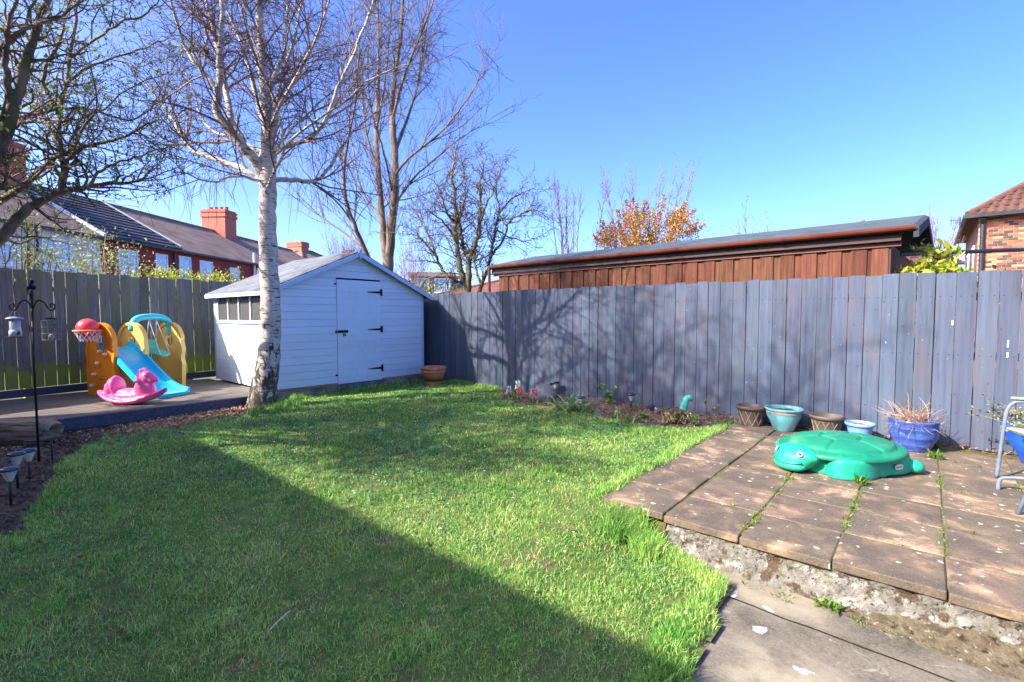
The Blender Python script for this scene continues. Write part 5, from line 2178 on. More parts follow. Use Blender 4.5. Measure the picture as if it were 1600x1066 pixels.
# black overhead pipe from the outbuilding towards the house
pz = at(1500, 395, 6.8)
pp = thing('overhead_pipe', 'black horizontal pipe running from the outbuilding to the right', 'pipe', (4.8, 6.3, 0))
MB().tube([at(1405, 398, 6.9) - Vector((4.8, 6.3, 0)), at(1500, 394, 7.2) - Vector((4.8, 6.3, 0)), at(1720, 385, 7.4) - Vector((4.8, 6.3, 0))], .030, 10).build('pipe', gutter_black, pp)
MB().tube([at(1720, 385, 7.4) - Vector((4.8, 6.3, 0)), Vector((at(1720, 385, 7.4).x - 4.8, at(1720, 385, 7.4).y - 6.3, -.3))], .04, 8).build('post', gutter_black, pp)

# ================================================================== HOUSE BEHIND THE CAMERA (casts the long straight shade)
oh = thing('home', 'house behind the viewer whose eaves throw the straight shadow on the lawn', 'house', W(-10.4, -4.68, -.3), ROT_A)
MB().box(0, 22, -8.0, 0, 0, 5.15).build('wall', org_brick, oh)
mb = MB()
zr = 5.3
mb.v = [(-.1, .30, zr - .0), (22, .30, zr), (22, -4.0, zr + 2.5), (-.1, -4.0, zr + 2.5), (22, -8.3, zr), (-.1, -8.3, zr)]
mb.f = [(0, 1, 2, 3), (3, 2, 4, 5), (0, 3, 5), (1, 4, 2), (0, 5, 4, 1)]
mb.build('roof', slate_brown, oh)
for (x0, x1, z0, z1) in ((6, 8, 3.2, 4.5), (12, 14, 3.2, 4.5), (6.5, 8.5, .9, 2.3), (16, 17.5, .9, 2.3)):
    mb = MB().box(x0, x1, .002, .05, z0, z1)
    w = mb.build('window', pvc, oh)
    MB().box(x0 + .08, x1 - .08, .051, .06, z0 + .08, z1 - .08).build('pane', win_glass, w)
MB().box(10.2, 11.2, .002, .06, .15, 2.3).build('door', pvc, oh)

# ================================================================== PLAY SET
def plastic(name, c, rough=.38):
    return M(name, c, tuple(min(255, x * 1.04 + 2) for x in c), scale=3, rough=rough, spec=.45, bump=.05, bscale=200, bdist=.001)


orange = plastic('orange_plastic', (240, 146, 34))
gold = plastic('gold_plastic', (232, 188, 100))
cyan = plastic('cyan_plastic', (36, 184, 220))
cyan2 = plastic('pale_cyan_plastic', (72, 204, 218))
cream = plastic('cream_plastic', (244, 228, 188))
rust = plastic('rust_plastic', (176, 72, 24))
PS = thing('play_set', 'orange, yellow and blue plastic climbing frame with slide, hoop and swing on the deck', 'play set', (-6.2, 7.43, DZ), math.atan2(-.319, .948))


def panel(y, mat, w=.305, h=1.10, hole=(.0, .80, .085, .115), th=.07, x0=0.0, name='panel'):
    """arched panel with an oval hole, raised rim; lies in local xz at depth y"""
    n = 64
    hz = hole[1]
    outer, inner, mid = [], [], []

    def ext(a):
        # distance from the hole centre to the outline along angle a
        dx, dz = math.cos(a), math.sin(a)
        lo, hi = 0.0, 2.0
        for _ in range(40):
            m = (lo + hi) / 2
            x, z = hole[0] + dx * m, hz + dz * m
            wave = .012 * math.sin(z * 22)
            inside = abs(x) < w + wave and z > 0 and (z < h - w or (x * x + (z - (h - w)) ** 2) < w * w)
            if inside:
                lo = m
            else:
                hi = m
        return lo
    for k in range(n):
        a = 2 * math.pi * (k + .5) / n
        m = ext(a)
        outer.append((x0 + hole[0] + math.cos(a) * m, hz + math.sin(a) * m))
        q = max(.12, m - .045)
        mid.append((x0 + hole[0] + math.cos(a) * q, hz + math.sin(a) * q))
        inner.append((x0 + hole[0] + math.cos(a) * hole[2], hz + math.sin(a) * hole[3]))
    mb = MB()
    t = th / 2
    loops = [(inner, -t * .55), (mid, -t * .55), (mid, -t), (outer, -t), (outer, t), (mid, t), (mid, t * .55), (inner, t * .55)]
    for lp_, yy in loops:
        mb.v += [(p[0], y + yy, p[1]) for p in lp_]
    L = len(loops)
    for i in range(L):
        j = (i + 1) % L
        for k in range(n):
            k2 = (k + 1) % n
            mb.f.append((i * n + k, i * n + k2, j * n + k2, j * n + k))
    return mb.build(name, mat, PS)


pa = panel(0, orange)
pb = panel(.45, gold)
pc = panel(1.06, gold)
for p, y in ((pb, .45), (pc, 1.06)):
    mb = MB()
    mb.tube([(0, y, .70), (0, y, .96)], .016, 8)
    mb.ell((0, y - .01, .83), (.032, .03, .032))
    mb.build('steering_knob', gold, p, smooth=True)
for (x, z) in ((.02, .67), (.13, .63), (-.05, .49), (-.13, .32), (-.19, .145)):
    MB().ell((x, -.04, z), (.030, .035, .026)).build('hand_hold', cream, pa, smooth=True)
mb = MB()
for k in range(7):
    mb.box(-.10 + k * .032, -.10 + k * .032 + .018, -.034, -.02, .05, .235)
mb.build('grille', orange, pa)
MB().prism([(.01 + .13 * math.cos(a * .2618), .145 + .115 * math.sin(a * .2618)) for a in range(24)], -.0235, -.0195).build('recess', rust, pa)  # flat darker disc, shade of a hollow put into its colour
# platform and inner step panel
MB().box(-.22, .06, .04, .41, .60, .66).build('platform', rust, PS, bevel=.01)
MB().box(-.20, -.16, .04, .41, .0, .60).build('step_panel', rust, PS, bevel=.008)
MB().box(.16, .19, .04, .41, .0, .52).build('front_panel', rust, PS, bevel=.008)
# slide
prof = [(-.06, .72), (.03, .705), (.12, .66), (.30, .53), (.48, .395), (.66, .26), (.82, .15), (.95, .085), (1.06, .060), (1.17, .060)]
sec = [(-.205, -.02), (-.205, .075), (-.19, .085), (-.172, .078), (-.160, .012), (-.12, .0), (.12, .0), (.160, .012), (.172, .078), (.19, .085), (.205, .075), (.205, -.02)]
mb = MB()
pp_ = spline([Vector((a, 0, b)) for a, b in prof], 3)
for i, p in enumerate(pp_):
    f = i / (len(pp_) - 1)
    kk = 1.0 - .35 * max(0, (f - .8) / .2)
    kk2 = 1 + .12 * max(0, (f - .6) / .4)
    for (sx, sz) in sec:
        mb.v.append((p.x, .225 + sx * kk2 * 1.12, p.z + sz * (kk if sz > 0 else 1.0)))
ns_ = len(sec)
for i in range(len(pp_) - 1):
    for k in range(ns_):
        k2 = (k + 1) % ns_
        mb.f.append((i * ns_ + k, i * ns_ + k2, (i + 1) * ns_ + k2, (i + 1) * ns_ + k))
e = (len(pp_) - 1) * ns_
mb.f.append(tuple(range(ns_)))
mb.f.append(tuple(e + k for k in reversed(range(ns_))))
sl_ = mb.build('slide', cyan, PS, smooth=False)
MB().box(1.0, 1.16, -.01, .46, .0, .038).build('slide_foot', cyan, sl_, bevel=.01)
# bar and swing
bpth = spline([Vector(p) for p in ((0, .45, .98), (0, .47, 1.09), (0, .56, 1.165), (0, .76, 1.19), (0, .96, 1.165), (0, 1.05, 1.08), (0, 1.07, .90))], 4)
mb = MB()
mb.tube(bpth, .052, 10)
br = mb.build('swing_bar', cyan2, PS, smooth=True)
for yy in (.64, .80):
    MB().box(-.056, -.040, yy, yy + .10, 1.165, 1.195).build('slot', M('slot_mat', (24, 70, 96), rough=.6), br)  # dark blocks on the bar, shade inside the openings painted as colour
rope = M('rope_mat', (205, 205, 200), rough=.9)
sea = plastic('mint_plastic', (96, 188, 160))
sw = MB()
sw.ell((.12, .78, .60), (.17, .13, .045), Matrix.Rotation(.35, 3, 'Y'))
sw.ell((-.03, .78, .70), (.035, .12, .12), Matrix.Rotation(-.35, 3, 'Y'))
swo = sw.build('swing_seat', sea, PS, smooth=True)
mb = MB()
mb.tube([(0, .72, 1.14), (-.05, .70, .78)], .006, 5)
mb.tube([(0, .84, 1.14), (-.05, .86, .78)], .006, 5)
mb.tube([(0, .72, 1.14), (.26, .70, .56)], .006, 5)
mb.tube([(0, .84, 1.14), (.26, .86, .56)], .006, 5)
mb.build('swing_rope', rope, swo)
# basketball hoop, net; the ball is a thing of its own
hc = Vector((-.02, -.16, .985))
mb = MB()
mb.tube([hc + Vector((.165 * math.cos(a * .2618), .165 * math.sin(a * .2618), 0)) for a in range(25)], .013, 8)
mb.tube([hc + Vector((.06, .15, 0)), (.02, -.03, .985)], .016, 8)
mb.tube([hc + Vector((.14, .08, 0)), (.10, -.03, .985)], .016, 8)
hoop = mb.build('hoop', plastic('hoop_plastic', (236, 150, 92)), PS, smooth=True)
mb = MB()
for a in range(14):
    for sgn in (1, -1):
        t0 = a * 2 * math.pi / 14
        pts = []
        for j in range(6):
            f = j / 5
            r = .16 - .065 * f
            an = t0 + sgn * f * .7
            pts.append(hc + Vector((r * math.cos(an), r * math.sin(an), -.01 - .15 * f)))
        mb.tube(pts, .0045, 4, cap=False)
mb.build('net', M('net_mat', (232, 232, 232), rough=.9), hoop)
wp = PS.matrix_basis @ (hc + Vector((0, 0, .035)))
ball = thing('ball', 'red plastic ball resting in the basketball hoop', 'ball', (wp.x, wp.y, wp.z))
mb = MB().ell((0, 0, 0), (.142, .142, .142), None, 32, 20)
mb.build('ball_shell', plastic('ball_plastic', (250, 74, 84), .3), ball, smooth=True)
mb = MB()
mb.tube([(.1425 * math.cos(a * .1745), .1425 * math.sin(a * .1745), 0) for a in range(37)], .0025, 4)
mb.build('seam', plastic('seam_plastic', (186, 34, 50)), ball)

# ================================================================== ROCKING HORSE
def remesh(o, vox, sm=6):
    m = o.modifiers.new('remesh', 'REMESH')
    m.mode = 'VOXEL'
    m.voxel_size = vox
    m.use_smooth_shade = True
    s = o.modifiers.new('smooth', 'SMOOTH')
    s.factor = .5
    s.iterations = sm


pink = plastic('pink_plastic', (255, 104, 160), .35)
HO = thing('rocking_horse', 'pink plastic rocking horse on the deck in front of the slide', 'rocking horse', (-5.22, 6.72, DZ), R(-6))
mb = MB()
# hull: boat-shaped rocker
N_ = 20
for i in range(N_ + 1):
    x = -.50 + 1.02 * i / N_
    zb = .0 + .46 * x * x + (.12 * max(0, x) ** 1.5)
    hw = .175 * max(.15, (1 - (abs(x) / .54) ** 2.4))
    for (yy, zz) in ((-hw * .75, zb), (hw * .75, zb), (hw, zb + .035), (hw * .9, zb + .065), (-hw * .9, zb + .065), (-hw, zb + .035)):
        mb.v.append((x, yy, zz + .006))
for i in range(N_):
    for k in range(6):
        k2 = (k + 1) % 6
        mb.f.append((i * 6 + k, i * 6 + k2, i * 6 + 6 + k2, i * 6 + 6 + k))
mb.f.append(tuple(range(6)))
mb.f.append(tuple(N_ * 6 + k for k in reversed(range(6))))
mb.ell((-.02, 0, .10), (.30, .125, .095))
mb.ell((-.06, 0, .165), (.20, .10, .05))
mb.ell((-.21, 0, .24), (.06, .125, .15), Matrix.Rotation(-.22, 3, 'Y'))
mb.ell((-.27, 0, .27), (.07, .09, .085))
mb.ell((-.33, 0, .21), (.07, .06, .09))
mb.ell((-.37, 0, .145), (.055, .05, .07))
mb.ell((.20, 0, .19), (.15, .10, .15), Matrix.Rotation(.15, 3, 'Y'))
mb.ell((.195, 0, .31), (.10, .082, .13), Matrix.Rotation(.1, 3, 'Y'))
mb.ell((.235, 0, .385), (.10, .068, .075), Matrix.Rotation(.25, 3, 'Y'))
mb.ell((.325, 0, .345), (.075, .055, .052), Matrix.Rotation(.35, 3, 'Y'))
for k, (x, z) in enumerate(((.115, .38), (.15, .435), (.205, .462), (.10, .31))):
    mb.ell((x, 0, z), (.042, .035, .035))
for s_ in (-1, 1):
    mb.ell((.185, s_ * .045, .455), (.022, .018, .038))
body = mb.build('body', pink, HO)
remesh(body, .012, 8)
for s_ in (-1, 1):
    ey = MB().ell((.265, s_ * .064, .40), (.020, .010, .016)).build('eye', M('eye_white_mat', (235, 235, 235), rough=.3), HO, smooth=True)
    MB().ell((.270, s_ * .0715, .400), (.010, .006, .010)).build('pupil', M('pupil_mat', (20, 20, 22), rough=.2), ey, smooth=True)
mb = MB()
mb.tube([(.17, -.14, .315), (.17, .14, .315)], .014, 10)
mb.build('handle', pink, HO, smooth=True)


def badge(parent, m, w=.10, h=.045, txt='little tikes'):
    mb = MB()
    n = 28
    pts = []
    for k in range(n):
        a = 2 * math.pi * k / n
        ca, sa = math.cos(a), math.sin(a)
        pts.append((w / 2 * math.copysign(abs(ca) ** .6, ca), h / 2 * math.copysign(abs(sa) ** .8, sa)))
    mb.v = [(p[0], p[1], 0) for p in pts] + [(p[0], p[1], -.004) for p in pts]
    mb.f = [tuple(range(n))] + [(k, n + k, n + (k + 1) % n, (k + 1) % n) for k in range(n)]
    o = mb.build('badge', M('badge_mat', (226, 224, 214), rough=.4), parent)
    o.matrix_local = m
    me = text_mesh(txt, h * .42)
    q = put('lettering', me, M('badge_text_mat', (52, 62, 110), rough=.5), o)
    q.location = (0, 0, .0012)
    return o


badge(HO, Matrix.Translation((.06, -.158, .085)) @ Matrix.Rotation(R(80), 4, 'X'), .085, .036)

# ================================================================== TURTLE SAND PIT
tg = M('turtle_green', (26, 160, 124), (44, 176, 138), scale=3, rough=.5, bump=.08, bscale=150, bdist=.001, spots=[(6, (70, 140, 108), .60, .80)])
tlid = M('turtle_lid_mat', (14, 122, 92), (34, 136, 102), scale=3, rough=.45, spec=.5, bump=.15, bscale=120, bdist=.001,
         spots=[(4, (92, 146, 104), .58, .74)])
fdir = Vector((-.952, -.307, 0)).normalized()
TU = thing('turtle_sandpit', 'green plastic turtle-shaped sandpit with its shell lid on the patio', 'sandpit', (3.00, 4.44, 0), math.atan2(fdir.y, fdir.x))
TU.scale = (.90, .90, .92)
# local x towards the head, local -y is the camera's left... (+y = viewer's near side after rotation)
mb = MB()


def lobe(c, r, z0, z1, n=28, flare=.03):
    i0 = len(mb.v)
    prof = [(1 + flare, z0), (1 + flare * .9, z0 + .02), (1.0, (z0 + z1) / 2), (.97, z1 - .02), (.90, z1)]
    for f, z in prof:
        for k in range(n):
            a = 2 * math.pi * k / n
            mb.v.append((c[0] + r[0] * f * math.cos(a), c[1] + r[1] * f * math.sin(a), z))
    for i in range(len(prof) - 1):
        for k in range(n):
            k2 = (k + 1) % n
            mb.f.append((i0 + i * n + k, i0 + i * n + k2, i0 + (i + 1) * n + k2, i0 + (i + 1) * n + k))
    mb.f.append(tuple(i0 + k for k in reversed(range(n))))
    mb.f.append(tuple(i0 + (len(prof) - 1) * n + k for k in range(n)))


lobe((0, 0), (.52, .43), .004, .19)
for s_ in (-1, 1):
    lobe((.22, s_ * .30), (.265, .165), .004, .185)
    lobe((-.22, s_ * .29), (.25, .155), .004, .185)
    mb.ell((-.42, s_ * .43, .06), (.085, .07, .058))
    mb.ell((-.42, s_ * .43, .095), (.045, .04, .035))
mb.ell((.60, 0, .12), (.15, .185, .115))
mb.ell((.57, 0, .155), (.13, .225, .095))
mb.ell((.66, 0, .07), (.105, .17, .062))
mb.ell((-.60, 0, .06), (.07, .06, .05))
tb = mb.build('base', tg, TU)
remesh(tb, .011, 6)
for s_ in (-1, 1):
    nrm = Vector((.62, s_ * .62, .48)).normalized()
    c = Vector((.600 + .075, s_ * .120, .185))
    rq = nrm.to_track_quat('Z', 'Y').to_matrix()
    ey = MB().ell(c + nrm * .018, (.028, .025, .008), rq).build('eye', M('eye_white_mat', (235, 235, 235), rough=.3), TU, smooth=True)
    MB().ell(c + nrm * .0245, (.016, .016, .005), rq).build('iris', M('iris_mat', (150, 110, 40), rough=.3), ey, smooth=True)
    MB().ell(c + nrm * .0275, (.010, .010, .004), rq).build('pupil', M('pupil_mat', (20, 20, 22), rough=.2), ey, smooth=True)
mb = MB()
mpts = []
for k in range(15):
    a = -1.15 + 2.3 * k / 14
    mpts.append((.64 + .118 * math.cos(a) - .0, .178 * math.sin(a), .092 + .028 * abs(math.sin(a)) ** 2))
mb.tube(mpts, .0055, 6)
mb.build('mouth', plastic('mouth_plastic', (10, 110, 84)), TU, smooth=True)
# shell lid: height field with grooved plates
centres = [(0, 0)] + [(.37 * math.cos(a), .30 * math.sin(a)) for a in (0, 1.047, 2.094, 3.1416, 4.189, 5.236)]
mb = MB()
NR, NA = 56, 160
LA, LB = .585, .485


def shell_h(x, y, f):
    h = .215 + .055 * (1 - (f / .86) ** 2.4) + .018 * min(1, (.86 - f) / .03) if f < .86 else .215
    if f < .86:
        d = sorted(math.hypot((x - a) / 1.0, (y - b) / .85) for a, b in centres)
        g = (d[1] - d[0])
        h += .020 * min(1, g / .05) - .010
    return h


for i in range(NR + 1):
    f = i / NR
    for k in range(NA):
        a = 2 * math.pi * k / NA
        x, y = LA * f * math.cos(a), LB * f * math.sin(a)
        z = shell_h(x, y, f)
        if f > .87:
            z = .214 - .012 * (f - .89) / .11
            if f < .985:
                # small bars round the rim
                z += .009 if (k % 10) in (0,) else 0
        mb.v.append((x, y, z))
for i in range(NR):
    for k in range(NA):
        k2 = (k + 1) % NA
        mb.f.append((i * NA + k, i * NA + k2, (i + 1) * NA + k2, (i + 1) * NA + k))
e = len(mb.v)
for (f, z) in ((1.03, .198), (1.045, .166), (1.03, .158), (.97, .165)):
    for k in range(NA):
        a = 2 * math.pi * k / NA
        mb.v.append((LA * f * math.cos(a), LB * f * math.sin(a), z))
for j in range(4):
    st = NR * NA if j == 0 else e + (j - 1) * NA
    en = e + j * NA
    for k in range(NA):
        k2 = (k + 1) % NA
        mb.f.append((st + k, st + k2, en + k2, en + k))
mb.build('shell_lid', tlid, TU, smooth=True)
bloc = Vector((-.17, .452, .088))
bn = Vector((.0, 1, .02)).normalized()
bx = Vector((-1, 0, 0)).normalized()
by = bn.cross(bx)
badge(TU, Matrix(((bx.x, by.x, bn.x, bloc.x), (bx.y, by.y, bn.y, bloc.y), (bx.z, by.z, bn.z, bloc.z), (0, 0, 0, 1))), .105, .05)

# ================================================================== POTS
def pot(name, label, s, t, rt, rb, h, mat, style, soil=.8, group=None, plant=None):
    o = thing(name, label, 'plant pot', W(s, t, 0), 0, group)
    if style == 'terracotta':
        prof = [(rb, 0), (rb * 1.02, h * .12), (rb * 1.10, h * .30), (rb * 1.115, h * .32), (rb * 1.13, h * .31), (rt * .90, h * .68), (rt * .90, h * .70), (rt, h * .71), (rt * 1.0, h * .83), (rt * .97, h * .84), (rt * .97, h * .86),
                (rt * 1.04, h * .87), (rt * 1.05, h * .98), (rt * 1.03, h), (rt * .93, h), (rt * .90, h * .93), (rt * .82, h * .6)]
    elif style == 'bowl':
        prof = [(rb, 0), (rb * 1.15, h * .08), (rb * 1.42, h * .35), (rt * .93, h * .65), (rt * .96, h * .86), (rt * 1.0, h * .90), (rt * 1.05, h * .93), (rt * 1.06, h * .98), (rt * 1.03, h), (rt * .92, h), (rt * .90, h * .9), (rt * .8, h * .6)]
    elif style == 'glazed':
        prof = [(rb, 0), (rb * 1.02, h * .03), (rb * 1.22, h * .2), (rb * 1.24, h * .22), (rb * 1.23, h * .24), (rt * .95, h * .45), (rt * .965, h * .47), (rt * .955, h * .49), (rt * .99, h * .72), (rt * 1.0, h * .74), (rt * .985, h * .76),
                (rt * .96, h * .88), (rt * .985, h * .90), (rt * 1.0, h * .96), (rt * .985, h), (rt * .91, h), (rt * .89, h * .92), (rt * .84, h * .7)]
    else:
        prof = [(rb, 0), (rb * 1.03, h * .04), (rt * .90, h * .80), (rt * .92, h * .82), (rt * 1.02, h * .84), (rt * 1.06, h * .92), (rt * 1.05, h), (rt * .95, h), (rt * .90, h * .92), (rt * .78, h * .55)]
    MB().lathe(prof, 40).build('body', mat, o, smooth=True)
    MB().lathe([(rb * .99, .002), (0, .002)], 30).build('base', mat, o)
    if style == 'lattice':
        mb = MB()
        for k in range(10):
            for sg in (1, -1):
                pts = []
                for j in range(7):
                    f = j / 6
                    z = h * (.06 + .70 * f)
                    r = rb * 1.03 + (rt * .90 - rb * 1.03) * (z - h * .04) / (h * .76)
                    a = k * .628 + sg * f * .55
                    pts.append(((r + .001) * math.cos(a), (r + .001) * math.sin(a), z))
                mb.tube(pts, .005, 5)
        mb.build('lattice', M('lattice_mat', (126, 112, 96), (146, 130, 112), rough=.7), o)
    # soil inside with a lumpy surface
    mb = MB()
    rs = rt * (.86 if style != 'lattice' else .82)
    zs = h * soil
    for i in range(7):
        for k in range(28):
            a = k * 2 * math.pi / 28
            r = rs * i / 6
            mb.v.append((r * math.cos(a), r * math.sin(a), zs + random.uniform(-.008, .008)))
    for i in range(6):
        for k in range(28):
            k2 = (k + 1) % 28
            mb.f.append((i * 28 + k, i * 28 + k2, i * 28 + 28 + k2, i * 28 + 28 + k))
    mb.build('soil', M('pot_soil_mat', (88, 58, 42), (124, 86, 62), scale=20, rough=.95, bump=.8, bscale=60, bdist=.01), o)
    return o


terra = M('terracotta_mat', (186, 110, 84), (206, 134, 104), scale=6, rough=.85, bump=.2, bscale=60, spots=[(5, (214, 176, 152), .58, .72)])
pot('plant_pot', 'large terracotta pot on the grass at the right corner of the shed', -7.18, 6.18, .235, .155, .385, terra, 'terracotta', .75)
bronze = M('bronze_pot_mat', (88, 76, 68), (108, 94, 84), scale=6, rough=.55, bump=.15)
pot('plant_pot', 'brown lattice-patterned pot with soil, leftmost of the patio row', -1.64, 6.52, .165, .115, .25, bronze, 'lattice', .82)
teal = M('teal_glaze_mat', (92, 160, 168), (118, 178, 182), scale=5, stretch=(3, 3, .5), rough=.3, spec=.6, spots=[(9, (140, 186, 186), .6, .72)])
p2 = pot('plant_pot', 'wide turquoise glazed bowl pot with a brown band near its rim', -1.27, 6.50, .198, .10, .27, teal, 'bowl', .86)
MB().lathe([(.1905, .207), (.1925, .210), (.1928, .224), (.1920, .227)], 40).build('band', M('band_mat', (150, 118, 104), (172, 136, 120), scale=8, rough=.6), p2, smooth=True)
pot('plant_pot', 'brown lattice-patterned pot between the turquoise and pale blue pots', -.84, 6.52, .165, .115, .235, bronze, 'lattice', .6)
sky_m = M('sky_blue_pot_mat', (116, 156, 218), (136, 174, 230), scale=4, rough=.4)
pot('plant_pot', 'small pale blue plastic pot beside the sandpit turtle', -.53, 6.48, .132, .092, .20, sky_m, 'plain', .85)
cob = M('cobalt_glaze_mat', (44, 70, 136), (70, 94, 160), scale=7, stretch=(1, 1, 3), rough=.22, spec=.7, spots=[(3.2, (128, 104, 110), .66, .74), (12, (112, 130, 200), .6, .7)])
p5 = pot('plant_pot', 'big cobalt blue glazed pot with a dead twiggy plant', -.08, 6.40, .208, .135, .315, cob, 'glazed', .9)
mb = MB()
dead = M('dead_twig_mat', (136, 104, 84), (176, 146, 120), scale=5, rough=.9, rand=.3, island=True)
for i in range(190):
    a = random.uniform(0, 6.28)
    d = Vector((math.cos(a), math.sin(a), random.uniform(-.1, 1.3))).normalized()
    d = (d + Vector((-.35, .1, 0)) * random.random()).normalized()
    p = Vector((random.gauss(0, .07), random.gauss(0, .07), .28))
    L = random.uniform(.10, .34)
    pts = [p]
    for j in range(5):
        d = (d + rvec() * .22 + Vector((0, 0, -.09))).normalized()
        pts.append(pts[-1] + d * L / 5)
    mb.tube(pts, [.0035, .003, .0028, .0024, .002, .0012], 3, cap=False)
mb.build('dead_stems', dead, p5)
bowl_m = M('bright_blue_mat', (24, 84, 214), (40, 100, 226), scale=4, rough=.35)
p6 = pot('plant_pot', 'bright blue bowl with a leafy trailing plant behind the metal chair', .86, 6.44, .30, .15, .36, bowl_m, 'bowl', .9)
mb = MB()
st = MB()
for i in range(70):
    a = random.uniform(0, 6.28)
    d = Vector((math.cos(a), math.sin(a), random.uniform(.1, 1.1))).normalized()
    p = Vector((random.gauss(0, .12), random.gauss(0, .12), .33))
    L = random.uniform(.15, .42)
    pts = [p]
    for j in range(6):
        d = (d + rvec() * .16 + Vector((0, 0, -.05))).normalized()
        pts.append(pts[-1] + d * L / 6)
        for k in range(4):
            mb.leaf(pts[-1], (rvec() + d).normalized(), rvec(), .035, .016, .1)
    st.tube(pts, .003, 3, cap=False)
st.build('stem', stem_mat, p6)
mb.build('foliage', leafmat('trail_leaf_mat', [(110, 132, 62), (150, 160, 96), (96, 120, 60), (170, 168, 120)]), p6)

# ================================================================== CHAIR AND TABLE at the right edge
frame_m = M('chair_frame_mat', (96, 108, 126), (118, 130, 146), scale=8, rough=.5, spots=[(14, (150, 118, 92), .64, .7)])
weave_m = M('weave_mat', (186, 162, 122), (210, 188, 150), scale=30, rough=.9, bump=.5, bscale=120)
c1 = gp(1557, 746)
CH = thing('garden_chair', 'grey metal garden chair with woven seat at the right edge of the patio', 'chair', (c1.x, c1.y, 0), ROT_A)
# local x = along the fence to the right, local y = towards the fence; the chair faces left, its far front leg at the origin
for yy in (0.0, -.50):
    xo = 0.0 if yy == 0 else .30
    mb = MB()
    mb.tube(spline([Vector(p) for p in ((xo, yy, 0), (xo + .015, yy, .22), (xo + .03, yy, .46), (xo + .045, yy, .58), (xo + .075, yy, .635), (xo + .13, yy, .655), (.40, yy, .655), (.56, yy, .655))], 5), .0135, 10)
    mb.tube(spline([Vector(p) for p in ((.62, yy, 0), (.57, yy, .30), (.55, yy, .60), (.60, yy, .98))], 4), .0135, 10)
    mb.build('side_frame', frame_m, CH, smooth=True)
    MB().box(xo + .06, .54, yy - .028, yy + .028, .671, .690).build('arm_rest', M('arm_wood_mat', (150, 134, 112), (176, 160, 138), scale=8, stretch=(.5, 6, 1), rough=.8), CH, bevel=.006)
mb = MB()
mb.tube(spline([Vector(p) for p in ((-.02, -.40, 0), (-.02, -.40, .05), (-.01, -.40, .085), (.03, -.40, .105), (.20, -.40, .125), (.45, -.40, .125), (.56, -.40, .125))], 4), .0135, 10)
mb.build('low_rail', frame_m, CH, smooth=True)
mb = MB()
mb.tube([(.03, .0, .405), (.56, .0, .395)], .011, 8)
mb.tube([(.33, -.50, .405), (.56, -.50, .395)], .011, 8)
mb.tube([(.06, .0, .405), (.32, -.50, .405)], .011, 8)
mb.build('seat_rail', frame_m, CH, smooth=True)
mb = MB()
for k in range(24):
    f = k / 23
    mb.tube([(.045 + .27 * f, -.005 - .49 * f, .425), (.56, -.005 - .49 * f, .418)], .0108, 6)
mb.build('seat', weave_m, CH, smooth=True)
mb = MB()
for k in range(16):
    mb.tube([(.565, -.03 - k * .0295, .45), (.605, -.03 - k * .0295, .95)], .009, 5)
mb.build('backrest', weave_m, CH, smooth=True)
c3 = gp(1590, 803)
TB = thing('garden_table', 'grey metal garden table of which one leg shows at the right edge', 'table', (c3.x + .52, c3.y - .12, 0), 0)
for (x, y) in ((-.52, .12), (.45, .35), (.45, -.35), (-.15, -.55)):
    MB().tube([(x, y, 0), (x * .75, y * .75, .40), (x * .60, y * .60, .70)], .014, 10).build('leg', frame_m, TB, smooth=True)
MB().lathe([(0, .70), (.41, .70), (.42, .705), (.42, .722), (.41, .727), (0, .727)], 40).build('top', frame_m, TB)

# ================================================================== LEFT BORDER: log, feeder, solar lights
lm_ = M('log_mat', (124, 104, 82), (176, 154, 124), scale=4, stretch=(.25, 3, 3), rough=.95, bump=.9, bscale=14, bdist=.03, offset=False, spots=[(6, (84, 68, 54), .54, .64, (.3, 3, 3))])
lo = thing('log', 'weathered split log lying in front of the deck at the left edge', 'log', (-5.60, 5.20, .0), R(4))
mb = MB()
n = 22
NX = 44
for i in range(NX + 1):
    x = -.95 + 1.62 * i / NX
    endf = min(1, (NX - i) / 3 + .55)
    for k in range(n):
        a = 2 * math.pi * k / n
        r = .150 * endf * (1 + .10 * math.sin(3 * a + 1) + .10 * (float(vnoise(k * 1.3, 3.1, 1, 61)) - .5) + .09 * (float(vnoise(x * 1.2, k * .9, 2.2, 62)) - .5))
        r += .012 * (float(vnoise(k * 2.3, 1.7, 1.9, 63)) - .5)
        sz = .92 if math.sin(a) > 0 else 1.0
        mb.v.append((x + (.06 * float(vnoise(k, 2, 1.3, 64)) if i == NX else 0), r * math.cos(a) * 1.1, .125 + r * math.sin(a) * sz))
for i in range(NX):
    for k in range(n):
        k2 = (k + 1) % n
        mb.f.append((i * n + k, i * n + k2, (i + 1) * n + k2, (i + 1) * n + k))
mb.f.append(tuple(k for k in reversed(range(n))))
ce = len(mb.v)
mb.v.append((.60, 0, .12))
for k in range(n):
    mb.f.append((NX * n + k, NX * n + (k + 1) % n, ce))
mb.build('timber', lm_, lo, smooth=False)

